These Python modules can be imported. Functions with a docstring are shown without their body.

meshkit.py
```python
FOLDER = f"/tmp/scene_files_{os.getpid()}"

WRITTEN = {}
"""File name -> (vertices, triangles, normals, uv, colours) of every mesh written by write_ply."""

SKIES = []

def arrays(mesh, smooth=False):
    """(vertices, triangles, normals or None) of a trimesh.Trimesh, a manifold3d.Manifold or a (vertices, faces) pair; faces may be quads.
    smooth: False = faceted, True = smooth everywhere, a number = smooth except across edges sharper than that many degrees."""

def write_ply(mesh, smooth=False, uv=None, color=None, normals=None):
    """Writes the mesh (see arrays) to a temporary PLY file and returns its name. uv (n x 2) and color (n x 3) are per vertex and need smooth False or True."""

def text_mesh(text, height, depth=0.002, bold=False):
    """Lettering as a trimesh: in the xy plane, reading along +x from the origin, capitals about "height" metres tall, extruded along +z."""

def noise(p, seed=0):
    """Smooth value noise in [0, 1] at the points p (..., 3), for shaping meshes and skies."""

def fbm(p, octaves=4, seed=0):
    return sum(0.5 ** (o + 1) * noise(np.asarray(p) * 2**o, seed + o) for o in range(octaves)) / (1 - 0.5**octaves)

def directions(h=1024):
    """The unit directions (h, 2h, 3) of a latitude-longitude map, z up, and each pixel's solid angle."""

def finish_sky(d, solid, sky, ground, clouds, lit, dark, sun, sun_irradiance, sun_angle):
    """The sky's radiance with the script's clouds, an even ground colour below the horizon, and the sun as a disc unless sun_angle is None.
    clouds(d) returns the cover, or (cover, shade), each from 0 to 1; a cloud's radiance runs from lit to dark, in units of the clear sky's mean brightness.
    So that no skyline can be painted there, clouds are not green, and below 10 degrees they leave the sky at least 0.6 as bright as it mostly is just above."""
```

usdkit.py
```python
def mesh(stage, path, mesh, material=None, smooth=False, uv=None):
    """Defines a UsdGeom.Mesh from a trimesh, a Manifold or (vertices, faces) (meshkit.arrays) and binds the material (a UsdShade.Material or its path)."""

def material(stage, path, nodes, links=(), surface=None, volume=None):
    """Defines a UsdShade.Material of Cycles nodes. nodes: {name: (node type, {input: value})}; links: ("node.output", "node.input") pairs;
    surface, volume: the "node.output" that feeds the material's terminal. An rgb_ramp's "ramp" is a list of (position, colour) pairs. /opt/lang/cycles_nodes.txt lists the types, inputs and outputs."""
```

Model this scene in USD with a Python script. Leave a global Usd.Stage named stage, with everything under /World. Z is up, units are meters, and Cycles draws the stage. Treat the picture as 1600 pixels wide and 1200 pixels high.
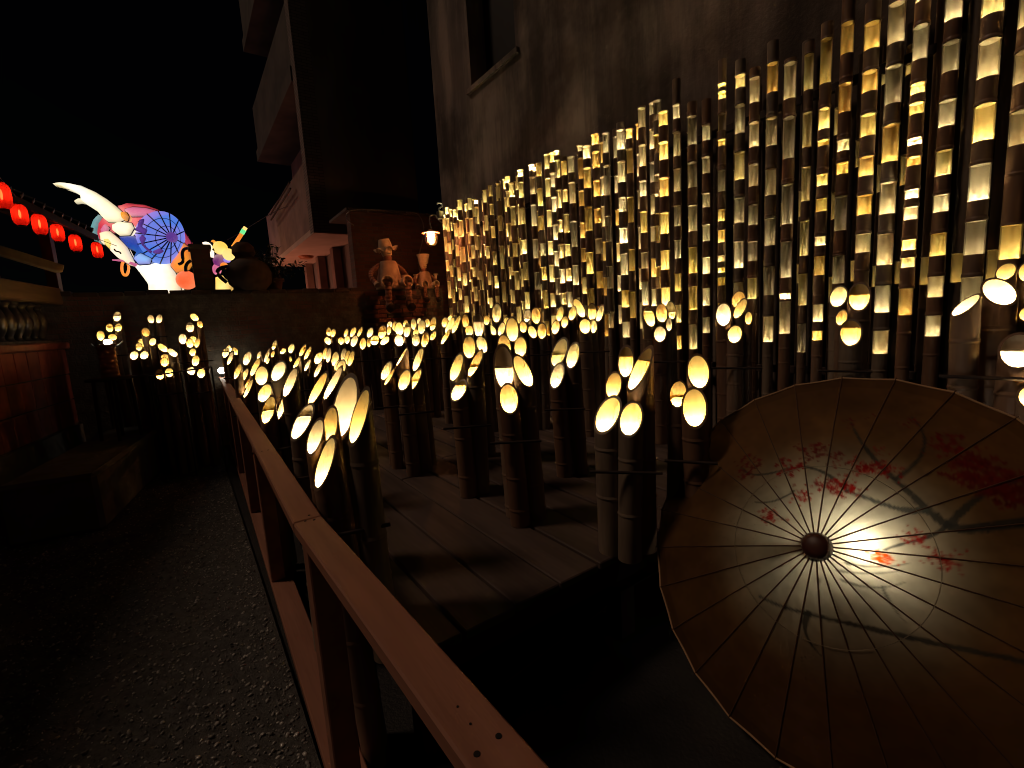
import math, random
import numpy as np, trimesh, usdkit, meshkit
from scipy.spatial import Delaunay
from shapely.geometry import Polygon, Point, box as sbox
import shapely
from pxr import Usd, UsdGeom, UsdLux, UsdShade, Gf, Sdf, Vt

rnd = random.Random(7)
nrg = np.random.default_rng(11)
stage = Usd.Stage.CreateInMemory()
UsdGeom.SetStageUpAxis(stage, 'Z'); UsdGeom.SetStageMetersPerUnit(stage, 1.0)
UsdGeom.Xform.Define(stage, '/World'); UsdGeom.Scope.Define(stage, '/World/Looks')

# ------------------------------------------------------------------ camera, sky, light, exposure
FPX, PITCH, ROLL = 730.0, math.radians(8), math.radians(3.4)
EYE = np.array([0, 0, 1.5])
FW = np.array([0, math.cos(PITCH), -math.sin(PITCH)])
_r0, _u0 = np.array([1., 0, 0]), np.array([0, math.sin(PITCH), math.cos(PITCH)])
RT = math.cos(ROLL) * _r0 - math.sin(ROLL) * _u0
UP = math.sin(ROLL) * _r0 + math.cos(ROLL) * _u0
cam = UsdGeom.Camera.Define(stage, '/World/camera')
m = np.eye(4); m[0, :3], m[1, :3], m[2, :3], m[3, :3] = RT, UP, -FW, EYE
cam.AddTransformOp().Set(Gf.Matrix4d(m.tolist()))
cam.CreateHorizontalApertureAttr(36.0); cam.CreateVerticalApertureAttr(27.0)
cam.CreateFocalLengthAttr(36.0 * FPX / 1600.0)
cam.CreateClippingRangeAttr(Gf.Vec2f(0.05, 500.0))
cam.CreateExposureAttr(0.0)

LE = math.radians(52)                                   # faint warm street light from the left
LDIR = np.array([-math.cos(LE), 0.0, math.sin(LE)])
usdkit.material(stage, '/World/Looks/night_sky', {
    'sky': ('sky_texture', {'sky_type': 'single_scattering', 'sun_disc': False, 'sun_elevation': LE,
                            'sun_rotation': math.atan2(LDIR[0], LDIR[1])}),
    'bg': ('background_shader', {'strength': 0.00012})}, [('sky.color', 'bg.color')], surface='bg.background')
dome = UsdLux.DomeLight.Define(stage, '/World/sky')
UsdShade.MaterialBindingAPI.Apply(dome.GetPrim()).Bind(UsdShade.Material.Get(stage, '/World/Looks/night_sky'))
dome.GetPrim().SetCustomDataByKey('kind', 'structure')
sun = UsdLux.DistantLight.Define(stage, '/World/street_glow')
sun.CreateIntensityAttr(0.10); sun.CreateColorAttr(Gf.Vec3f(1.0, 0.68, 0.47)); sun.CreateAngleAttr(9.0)
sun.CreateNormalizeAttr(True)
zax = LDIR / np.linalg.norm(LDIR); xax = np.cross([0, 1, 0], zax); xax /= np.linalg.norm(xax); yax = np.cross(zax, xax)
m = np.eye(4); m[0, :3], m[1, :3], m[2, :3] = xax, yax, zax
sun.AddTransformOp().Set(Gf.Matrix4d(m.tolist()))

# ------------------------------------------------------------------ where things stand
def ray(x, y): return FW + (x - 800) / FPX * RT - (y - 600) / FPX * UP
def at(x, y, d): return EYE + ray(x, y) * d
def onz(x, y, z): r = ray(x, y); return EYE + r * (z - EYE[2]) / r[2]
def onplane(x, y, P, n): r = ray(x, y); return EYE + r * (((np.asarray(P, float) - EYE) @ n) / (r @ n))
def proj(p):
    q = np.asarray(p, float) - EYE; d = q @ FW
    return 800 + FPX * (q @ RT) / d, 600 - FPX * (q @ UP) / d
PA, SA = np.array([.824, .567, 0]), np.array([-.567, .824, 0])     # across and along the alley
def ps(p, s, z=0.0): return PA * p + SA * s + np.array([0, 0, z])
def zfor(X, Y, y):                                                  # height on the vertical through X, Y seen at row y
    a, b = -2.0, 8.0
    for _ in range(40):
        c = (a + b) / 2
        if proj((X, Y, c))[1] > y: a = c
        else: b = c
    return (a + b) / 2

# ------------------------------------------------------------------ scene helpers
_used = {}
def path_for(name, parent):
    base = str(parent.GetPath()) if parent is not None else '/World'
    k = (base, name); n = _used.get(k, 0); _used[k] = n + 1
    return f'{base}/{name}' if n == 0 else f'{base}/{name}_{n:03d}'
def tag(o, label=None, cat=None, group=None, kind=None):
    for k, v in (('label', label), ('category', cat), ('group', group), ('kind', kind)):
        if v: o.SetCustomDataByKey(k, v)
    return o
def obj(name, mesh, mat, parent=None, smooth=False, lum=None):
    k = usdkit.mesh(stage, path_for(name, parent), mesh, MAT[mat], smooth)
    if mat.startswith('silk'):
        n_ = len(k.GetPointsAttr().Get()); lum = np.ones(n_) if lum is None else lum
        UsdGeom.PrimvarsAPI(k).CreatePrimvar('lum', Sdf.ValueTypeNames.FloatArray, 'vertex').Set(Vt.FloatArray.FromNumpy(np.asarray(lum, np.float32)))
    return k.GetPrim()
def thing(name, label, cat, group=None, loc=None):
    x = UsdGeom.Xform.Define(stage, path_for(name, None))
    if loc is not None: x.AddTranslateOp().Set(Gf.Vec3d(*map(float, loc)))
    return tag(x.GetPrim(), label, cat, group)
def tri(v, f): return trimesh.Trimesh(np.asarray(v, float), np.asarray(f, int), process=False)
def cat(ms): return trimesh.util.concatenate([x for x in ms])
def boxm(size, center, ax=None):
    b = trimesh.creation.box(size)
    if ax is not None: b.vertices = b.vertices @ np.array(ax)
    b.vertices = b.vertices + np.asarray(center)
    return b
AX = np.array([PA, SA, [0, 0, 1.]])
def psbox(p0, p1, s0, s1, z0, z1):
    b = trimesh.creation.box([p1 - p0, s1 - s0, z1 - z0])
    b.vertices = b.vertices @ AX + ps((p0 + p1) / 2, (s0 + s1) / 2, (z0 + z1) / 2)
    return b
def chamf(size, c=.006):
    x, y, z = np.array(size) / 2
    pts = []
    for sx in (-1, 1):
        for sy in (-1, 1):
            for sz in (-1, 1):
                pts += [(sx * (x - c), sy * (y - c), sz * z), (sx * (x - c), sy * y, sz * (z - c)), (sx * x, sy * (y - c), sz * (z - c))]
    return trimesh.convex.convex_hull(np.array(pts))
def beam(a, b, w, h, c=.004):                                       # box from a to b, w across, h high
    a, b = np.asarray(a, float), np.asarray(b, float); L = np.linalg.norm(b - a); d = (b - a) / L
    side = np.cross(d, [0, 0, 1.]); side = side / np.linalg.norm(side) if np.linalg.norm(side) > 1e-6 else np.array([1., 0, 0])
    up = np.cross(side, d)
    k = chamf([L, w, h], c); k.vertices = k.vertices @ np.array([d, side, up]) + (a + b) / 2
    return k
def tube(points, r, sides=8, closed_ends=True):
    p = np.asarray(points, float); n = len(p); r = np.broadcast_to(r, (n,))
    t = np.gradient(p, axis=0); t /= np.linalg.norm(t, axis=1, keepdims=True) + 1e-12
    ref = np.array([0, 0, 1.]) if abs(t[:, 2]).mean() < .8 else np.array([1., 0, 0])
    a = np.cross(t, ref); a /= np.linalg.norm(a, axis=1, keepdims=True) + 1e-12; b = np.cross(t, a)
    g = np.arange(sides) * 2 * np.pi / sides
    v = p[:, None] + r[:, None, None] * (np.cos(g)[None, :, None] * a[:, None] + np.sin(g)[None, :, None] * b[:, None])
    f = []
    for i in range(n - 1):
        for j in range(sides):
            q = (i * sides + j, i * sides + (j + 1) % sides, (i + 1) * sides + (j + 1) % sides, (i + 1) * sides + j)
            f += [(q[0], q[2], q[1]), (q[0], q[3], q[2])]
    v = list(v.reshape(-1, 3))
    if closed_ends:
        v += [p[0], p[-1]]; A, B = len(v) - 2, len(v) - 1
        for j in range(sides):
            f += [(A, j, (j + 1) % sides), (B, (n - 1) * sides + (j + 1) % sides, (n - 1) * sides + j)]
    k = tri(v, f); k.fix_normals(); return k
def smoothpath(pts, n=24):
    pts = np.asarray(pts, float); u = np.r_[0, np.cumsum(np.linalg.norm(np.diff(pts, axis=0), axis=1))]
    from scipy.interpolate import CubicSpline
    return CubicSpline(u, pts)(np.linspace(0, u[-1], n))
def lathe(profile, n=24, ax=None, loc=(0, 0, 0)):                   # profile: (radius, height) pairs
    pr = np.asarray(profile, float)
    k = trimesh.creation.revolve(pr, sections=n)
    if ax is not None:
        z = np.asarray(ax, float); z /= np.linalg.norm(z)
        x = np.cross([0, 1., 0] if abs(z[1]) < .9 else [1., 0, 0], z); x /= np.linalg.norm(x); y = np.cross(z, x)
        k.vertices = k.vertices @ np.array([x, y, z])
    k.vertices = k.vertices + np.asarray(loc, float); return k
def ball(c, r, sub=2, scale=(1, 1, 1)):
    k = trimesh.creation.icosphere(sub, r); k.vertices = k.vertices * np.asarray(scale) + np.asarray(c, float); return k

# ------------------------------------------------------------------ materials
MAT = {}
def mat(name, c1, c2=None, scale=4., rough=.7, bump=0., rot=0., stretch=(1, 1, 1), detail=6, bscale=None, metal=0., spec=.4, lo=.35, hi=.65, dist=.01):
    c2 = c2 or tuple(x * .6 for x in c1)
    n = {'g': ('geometry', {}), 'm': ('mapping', {'mapping_type': 'texture', 'rotation': (0, 0, rot), 'scale': stretch}),
         'n': ('noise_texture', {'scale': scale, 'detail': detail, 'roughness': .62}),
         'r': ('rgb_ramp', {'ramp': [(0, c2), (lo, c2), (hi, c1), (1, c1)]}),
         'p': ('principled_bsdf', {'roughness': rough, 'metallic': metal, 'specular_ior_level': spec})}
    l = [('g.position', 'm.vector'), ('m.vector', 'n.vector'), ('n.fac', 'r.fac'), ('r.color', 'p.base_color')]
    if bump:
        n['bn'] = ('noise_texture', {'scale': bscale or scale * 4, 'detail': 5, 'roughness': .6}); n['b'] = ('bump', {'strength': bump, 'distance': dist})
        l += [('m.vector', 'bn.vector'), ('bn.fac', 'b.height'), ('b.normal', 'p.normal')]
    MAT[name] = usdkit.material(stage, f'/World/Looks/{name}', n, l, surface='p.BSDF')
def glow(name, color, strength):
    MAT[name] = usdkit.material(stage, f'/World/Looks/{name}', {'e': ('emission', {'color': color, 'strength': strength})}, [], surface='e.emission')
def skin(name, c1, c2, strength, scale=1.2):                        # lit lantern cloth; 'lum': how near the inner lamps the cloth hangs
    MAT[name] = usdkit.material(stage, f'/World/Looks/{name}', {
        'g': ('geometry', {}), 'n': ('noise_texture', {'scale': scale, 'detail': 3}), 'r': ('rgb_ramp', {'ramp': [(0, c1), (.38, c1), (.62, c2), (1, c2)]}),
        'a': ('attribute', {'attribute': 'lum'}), 'm': ('math', {'math_type': 'multiply', 'value2': strength}),
        'e': ('emission', {}), 'd': ('diffuse_bsdf', {'color': (.3, .3, .3)}), 'x': ('add_closure', {})},
        [('g.position', 'n.vector'), ('n.fac', 'r.fac'), ('r.color', 'e.color'), ('a.fac', 'm.value1'), ('m.value', 'e.strength'), ('e.emission', 'x.closure1'), ('d.BSDF', 'x.closure2')], surface='x.closure')
SILK = set()

ALLEY = math.atan2(SA[1], SA[0])
mat('asphalt', (.03, .028, .027), (.016, .015, .014), 3, .6, .5, bscale=60, dist=.01)
mat('gravel_base', (.10, .097, .09), (.04, .038, .036), 20, .55, .8, bscale=120, dist=.01)
for i, c in enumerate([(.60, .58, .54), (.34, .33, .31), (.22, .215, .205), (.75, .73, .69)]):
    mat(f'pebble_{"abcd"[i]}', c, None, 90, .09, .2, spec=.9, bscale=200, dist=.002)
mat('rail_wood', (.47, .215, .14), (.25, .105, .065), 9, .6, .45, ALLEY, (11, 1, 1), bscale=40, lo=.25, hi=.75, dist=.004)
mat('deck_wood', (.125, .085, .07), (.055, .036, .03), 6, .7, .5, ALLEY, (9, 1, 1), bscale=30, dist=.006)
mat('deck_wood_pale', (.17, .12, .10), (.075, .052, .042), 5, .72, .5, ALLEY, (9, 1, 1), bscale=30, dist=.006)
mat('dark_wood', (.05, .03, .022), (.025, .015, .012), 6, .7, .4, 0, (1, 1, 6), bscale=20)
mat('red_post', (.07, .028, .02), (.04, .017, .012), 6, .6, .3, 0, (1, 1, 6))
mat('beam_wood', (.20, .115, .06), (.10, .055, .03), 5, .75, .6, math.atan2(.912, -.41), (7, 1, 1), bscale=22)
mat('culm', (.28, .185, .125), (.16, .10, .068), 7, .42, .2, 0, (1, 1, 9), bscale=40, dist=.003)
mat('culm_old', (.29, .225, .165), (.15, .11, .08), 9, .5, .25, 0, (1, 1, 7), bscale=40, dist=.003)
mat('culm_red', (.28, .165, .10), (.16, .085, .055), 6, .38, .2, 0, (1, 1, 9), bscale=40, dist=.003)
for i, (c, d) in enumerate([((.84, .67, .29), (.77, .58, .22)), ((.85, .73, .42), (.79, .65, .34)), ((.80, .58, .22), (.72, .48, .16)),
                            ((.70, .62, .48), (.58, .50, .37)), ((.80, .69, .49), (.70, .57, .38))]):
    mat(f'flesh_{"abcde"[i]}', c, d, 7, .6, .12, 0, (1, 1, 5), bscale=50, lo=.2, hi=.8, spec=.25, dist=.002)
mat('plaster_dark', (.13, .11, .095), (.07, .058, .05), 2, .85, .3)
mat('tower_wall', (.24, .21, .185), (.12, .105, .095), .9, .8, .5, 0, (1, 1, 2.5), bscale=14)
mat('dim_plaster', (.10, .08, .068), (.045, .037, .033), 1.1, .85, .3)  # same plaster painted darker for the dimmer upper floors
mat('pink_lit_plaster', (.33, .22, .18), (.20, .135, .11), 1.6, .8, .15)  # plaster with the pink lantern light put into its colour
mat('soffit_paint', (.60, .46, .38), (.50, .37, .29), 1.5, .8, .1)
mat('roof_tile', (.012, .011, .010), (.008, .007, .007), 6, .6, .3)
mat('red_tile', (.36, .09, .06), (.22, .055, .038), 9, .45, .2)
mat('red_tile_b', (.28, .08, .055), (.17, .05, .036), 9, .5, .2)
mat('brick_a', (.30, .10, .06), (.20, .065, .042), 22, .85, .5)
mat('brick_b', (.24, .10, .07), (.15, .06, .045), 22, .85, .5)
mat('mortar', (.16, .12, .10), (.09, .07, .06), 14, .9, .5)
mat('glaze', (.075, .06, .05), (.04, .034, .03), 8, .22, .1, spec=.6)
mat('terracotta', (.46, .30, .20), (.36, .22, .14), 10, .75, .15)
mat('terracotta_pale', (.60, .45, .31), (.48, .34, .22), 10, .75, .15)
mat('terracotta_red', (.30, .13, .085), (.20, .085, .055), 10, .7, .15)
mat('terracotta_dark', (.09, .05, .035), (.05, .028, .02), 10, .8, .2)
mat('stone', (.16, .145, .13), (.09, .08, .072), 5, .85, .5, bscale=30)
mat('metal_grey', (.30, .29, .28), (.2, .19, .18), 20, .4, 0, metal=.8)
mat('metal_dark', (.05, .05, .052), (.03, .03, .03), 20, .45, 0, metal=.6)
mat('enamel', (.55, .22, .10), (.42, .15, .07), 14, .35)
mat('frame_wire', (.03, .015, .03), None, 5, .6)
mat('black', (.012, .011, .01), (.008, .007, .007), 5, .6)
mat('rib_wood', (.13, .06, .03), (.08, .035, .02), 30, .5)
mat('hub_wood', (.10, .035, .022), (.06, .02, .014), 30, .45)
mat('paper_edge', (.52, .33, .18), (.42, .25, .13), 14, .8, .2)
mat('thread', (.30, .24, .15), (.22, .17, .10), 30, .6)
mat('leaf_dark', (.03, .04, .018), (.015, .02, .01), 20, .6)
mat('cable_skin', (.12, .11, .10), (.09, .08, .075), 30, .45)
MAT['drops'] = usdkit.material(stage, '/World/Looks/drops', {'p': ('principled_bsdf', {'base_color': (.9, .9, .88), 'roughness': .05, 'transmission_weight': 1.0, 'ior': 1.33})}, [], surface='p.BSDF')
MAT['clear_glass'] = usdkit.material(stage, '/World/Looks/clear_glass', {
    'f': ('fresnel', {'IOR': 1.5}), 't': ('transparent_bsdf', {'color': (1.0, .50, .26)}), 'l': ('translucent_bsdf', {'color': (1.0, .36, .12)}), 'g': ('glossy_bsdf', {'color': (1, .9, .8), 'roughness': .08}), 'x': ('mix_closure', {}), 'y': ('mix_closure', {'fac': .35})},
    [('f.fac', 'x.fac'), ('t.BSDF', 'y.closure1'), ('l.BSDF', 'y.closure2'), ('y.closure', 'x.closure1'), ('g.BSDF', 'x.closure2')], surface='x.closure')
glow('led_warm', (1.0, .81, .46), 420)
glow('led_pole', (1.0, .83, .45), 1000)
glow('bulb_white', (1.0, .90, .70), 22)
glow('lamp_bulb', (1.0, .66, .40), 360)
glow('parasol_bulb', (1.0, .93, .76), 64)
glow('lantern_core', (1.0, .55, .28), 34)
MAT['cloth_red'] = usdkit.material(stage, '/World/Looks/cloth_red', {'d': ('diffuse_bsdf', {'color': (.55, .03, .015)}), 't': ('translucent_bsdf', {'color': (.85, .025, .012)}), 'c': ('transparent_bsdf', {'color': (.75, .10, .04)}),
    'x': ('mix_closure', {'fac': .7}), 'y': ('mix_closure', {'fac': .16})}, [('d.BSDF', 'x.closure1'), ('t.BSDF', 'x.closure2'), ('x.closure', 'y.closure1'), ('c.BSDF', 'y.closure2')], surface='y.closure')
skin('silk_white', (1.0, .84, .52), (1.0, .95, .78), 1.35)
skin('silk_ivory', (1.0, .80, .38), (1.0, .90, .62), .85)
skin('silk_cream', (1.0, .72, .42), (1.0, .86, .62), 1.15)
skin('silk_red', (.95, .06, .10), (.75, .02, .06), .75)
skin('silk_pink', (.95, .22, .40), (.80, .16, .34), .70)
skin('silk_blue', (.10, .26, .95), (.36, .26, .92), .80, .8)
skin('silk_sky', (.30, .55, 1.0), (.42, .40, 1.0), .85)
skin('silk_navy', (.02, .08, .62), (.04, .22, .85), .55)
skin('silk_violet', (.20, .07, .50), (.14, .05, .42), .55)
skin('silk_teal', (.25, .65, .65), (.15, .5, .55), .5)
skin('silk_orange', (1.0, .36, .03), (1.0, .24, .02), .95)
skin('silk_yellow', (1.0, .62, .10), (1.0, .75, .25), 1.1)
skin('silk_ball', (1.0, .10, .02), (1.0, .25, .10), 1.0)
skin('silk_green', (.1, .9, .2), (.2, 1.0, .4), .9)
skin('silk_purple', (.30, .02, .25), (.22, .02, .30), .5)
# stained concrete: run-down streaks
MAT['concrete'] = usdkit.material(stage, '/World/Looks/concrete', {
    'g': ('geometry', {}), 'm1': ('mapping', {'mapping_type': 'texture', 'scale': (.35, .35, 2.6)}), 'n1': ('noise_texture', {'scale': 1.0, 'detail': 7, 'roughness': .65}),
    'n2': ('noise_texture', {'scale': .55, 'detail': 6, 'roughness': .6}), 'n3': ('noise_texture', {'scale': 26, 'detail': 5, 'roughness': .7}),
    'r1': ('rgb_ramp', {'ramp': [(0, (.10, .08, .07)), (.42, (.17, .135, .115)), (.58, (.33, .26, .215)), (1, (.42, .34, .28))]}),
    'r2': ('rgb_ramp', {'ramp': [(0, (.25, .24, .23)), (.42, (.40, .38, .36)), (.56, (1, 1, 1)), (.7, (1.25, 1.2, 1.15)), (1, (1.3, 1.25, 1.2))]}),
    'x': ('mix', {'mix_type': 'multiply', 'fac': 1.0}), 'b': ('bump', {'strength': .5, 'distance': .02}), 'p': ('principled_bsdf', {'roughness': .85, 'specular_ior_level': .25})},
    [('g.position', 'm1.vector'), ('m1.vector', 'n1.vector'), ('g.position', 'n2.vector'), ('g.position', 'n3.vector'), ('n1.fac', 'r1.fac'), ('n2.fac', 'r2.fac'),
     ('r1.color', 'x.color1'), ('r2.color', 'x.color2'), ('x.color', 'p.base_color'), ('n3.fac', 'b.height'), ('b.normal', 'p.normal')], surface='p.BSDF')
# old brick with patches of plaster
def brick_mat(name, c1, c2, mort, lo, hi, plaster, bw=.22, bh=.065):
    MAT[name] = usdkit.material(stage, f'/World/Looks/{name}', {
        'g': ('geometry', {}), 'm': ('mapping', {'mapping_type': 'texture', 'rotation': (0, 0, math.atan2(PA[1], PA[0])), 'scale': (1, 1, 1)}),
        's': ('separate_xyz', {}), 'c': ('combine_xyz', {}),
        'br': ('brick_texture', {'color1': c1, 'color2': c2, 'mortar': mort, 'scale': 1.0, 'mortar_size': .006, 'mortar_smooth': .2, 'brick_width': bw, 'row_height': bh}),
        'n': ('noise_texture', {'scale': 1.1, 'detail': 7, 'roughness': .68}), 'r': ('rgb_ramp', {'ramp': [(0, (0, 0, 0)), (lo, (0, 0, 0)), (hi, (1, 1, 1)), (1, (1, 1, 1))]}),
        'pn': ('noise_texture', {'scale': 7, 'detail': 6, 'roughness': .7}), 'pr': ('rgb_ramp', {'ramp': [(0, tuple(x * .25 for x in plaster)), (.45, tuple(x * .55 for x in plaster)), (.7, plaster), (1, plaster)]}),
        'x': ('mix', {'mix_type': 'mix'}), 'fb': ('noise_texture', {'scale': 40, 'detail': 4}), 'ma': ('math', {'math_type': 'multiply_add', 'value2': -.6}),
        'b': ('bump', {'strength': .7, 'distance': .012}), 'p': ('principled_bsdf', {'roughness': .85, 'specular_ior_level': .3})},
        [('g.position', 'm.vector'), ('m.vector', 's.vector'), ('s.x', 'c.x'), ('s.z', 'c.y'), ('c.vector', 'br.vector'), ('g.position', 'n.vector'), ('n.fac', 'r.fac'),
         ('g.position', 'pn.vector'), ('pn.fac', 'pr.fac'), ('r.color', 'x.fac'), ('br.color', 'x.color1'), ('pr.color', 'x.color2'), ('x.color', 'p.base_color'),
         ('g.position', 'fb.vector'), ('br.fac', 'ma.value1'), ('fb.fac', 'ma.value3'), ('ma.value', 'b.height'), ('b.normal', 'p.normal')], surface='p.BSDF')
brick_mat('old_brick', (.20, .08, .055), (.12, .055, .04), (.10, .085, .07), .38, .50, (.20, .17, .14))
brick_mat('shed_brick', (.15, .07, .05), (.10, .05, .038), (.10, .085, .075), .52, .60, (.14, .12, .10))
brick_mat('tile_strip', (.24, .19, .17), (.18, .14, .125), (.06, .05, .045), .8, .9, (.2, .2, .2), .2, .06)

# ------------------------------------------------------------------ ground
g = 150
tag(obj('ground', tri([(-g, -g, -.03), (g, -g, -.03), (g, g, -.03), (-g, g, -.03)], [(0, 1, 2), (0, 2, 3)]), 'asphalt'), kind='structure')
tag(obj('gravel_bed', psbox(-2.6, .20, -3, 7.55, -.025, -.005), 'gravel_base'), kind='structure')
protos = UsdGeom.Scope.Define(stage, '/World/gravel_protos') if False else None
pin = UsdGeom.PointInstancer.Define(stage, '/World/gravel')
pp = []
for i in range(4):
    k = trimesh.creation.icosphere(1, 1.0); v = k.vertices
    k.vertices = v * (1 + .35 * (meshkit.noise(v * 1.7 + 9 * i, i)[:, None] - .5)) * np.array([1, .75, .5])
    pr = usdkit.mesh(stage, f'/World/gravel/pebble_{"abcd"[i]}', k, MAT[f'pebble_{"abcd"[i]}'], 50)
    pp.append(pr.GetPath())
N = 26000
s_ = .25 + 6.8 * nrg.random(N) ** 1.7; p_ = .19 - 1.75 * nrg.random(N) ** 1.1
pos = p_[:, None] * PA + s_[:, None] * SA; pos[:, 2] = -.006 + .006 * nrg.random(N)
sc = .003 + .008 * nrg.random(N) ** 2.6
q = nrg.normal(size=(N, 4)) * np.array([1, .25, .25, 1]); q /= np.linalg.norm(q, axis=1, keepdims=True)
pin.CreatePrototypesRel().SetTargets(pp)
pin.CreateProtoIndicesAttr(Vt.IntArray.FromNumpy(nrg.choice(4, N, p=[.3, .35, .27, .08]).astype(np.int32)))
pin.CreatePositionsAttr(Vt.Vec3fArray.FromNumpy(pos.astype(np.float32)))
pin.CreateScalesAttr(Vt.Vec3fArray.FromNumpy(np.repeat(sc[:, None], 3, 1).astype(np.float32)))
pin.CreateOrientationsAttr([Gf.Quath(*map(float, a)) for a in q])
tag(pin.GetPrim(), 'wet dark gravel along the left foot of the wooden railing', 'gravel', kind='stuff')

# ------------------------------------------------------------------ timber deck
dk = thing('timber_deck', 'low dark timber deck of long planks carrying the bamboo lanterns', 'deck')
p0, k = .46, 0
while p0 < 3.62:
    w = .212 + .012 * rnd.random(); s0 = 1.38 + .03 * rnd.random()
    cuts = [s0, 3.0 + 1.4 * rnd.random(), 5.4 + .9 * rnd.random(), 7.5]
    for a, b in zip(cuts[:-1], cuts[1:]):
        c = chamf([w, b - a - .008, .036], .005)
        t = rnd.uniform(-.004, .004)
        c.vertices = c.vertices @ AX + ps(p0 + w / 2, (a + b) / 2, .382 + t)
        obj('plank', c, rnd.choice(['deck_wood', 'deck_wood', 'deck_wood_pale']), dk)
    p0 += w + .014
for s in (1.46, 3.0, 4.6, 6.2, 7.4):
    obj('joist', psbox(.48, 3.6, s, s + .06, .22, .362), 'dark_wood', dk)
for p in (.5, 1.5, 2.5, 3.5):
    for s in (1.44, 4.4, 7.3):
        obj('deck_post', psbox(p, p + .09, s - .045, s + .045, -.02, .22), 'dark_wood', dk)

# ------------------------------------------------------------------ wooden railing
rl = thing('wooden_railing', 'reddish planed timber railing running away beside the gravel', 'railing')
ra, rb, rc = ps(.288, -.35, .93), ps(.230, 1.44, .93), ps(.355, 7.45, .93)
def rp(s): return .285 + (.228 - .285) * (s + .35) / 1.79 if s < 1.44 else .228 + (.355 - .228) * (s - 1.44) / 6.01
t1 = obj('top_board', beam(ra, rb - SA * .002, .080, .036), 'rail_wood', rl)
t2 = obj('top_board', beam(rb + SA * .002, rc, .080, .036), 'rail_wood', rl)
for a, b in ((-.35, 1.40), (1.40, 7.45)):
    obj('bottom_board', beam(ps(rp(a) + .03, a, .028), ps(rp(b) + .03, b, .028), .115, .045), 'rail_wood', rl)
for s in (-.25, 1.40, 2.98, 4.28, 5.62, 6.95):
    c = chamf([.075, .075, .861], .004); c.vertices = c.vertices @ AX + ps(rp(s) + .015, s, .481)
    obj('post', c, 'rail_wood', rl)
def holes(par, pxs, r):
    for x, y in pxs:
        P = onz(x, y, .9485); obj('screw_hole', lathe([(0, 0), (r, 0), (r, .0012), (0, .0012)], 12, loc=P - np.array([0, 0, .0006])), 'black', par)
holes(t1, [(745, 1178), (779, 1150)], .0045)
holes(t1, [(715, 1104), (735, 1131)], .0018)
holes(t2, [(483, 805), (477, 814), (491, 812)], .0035)
holes(t2, [(409, 705), (419, 703)], .004)
e0 = ps(rp(7.3), 7.3, .949)
t = thing('globe_bulb', 'bright bare globe bulb on the far end of the wooden railing', 'lamp')
obj('holder', lathe([(0, 0), (.02, 0), (.018, .05), (0, .05)], 14, loc=e0), 'metal_dark', t, 40)
obj('globe', ball(e0 + np.array([0, 0, .088]), .043, 2), 'bulb_white', t, True)

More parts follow.
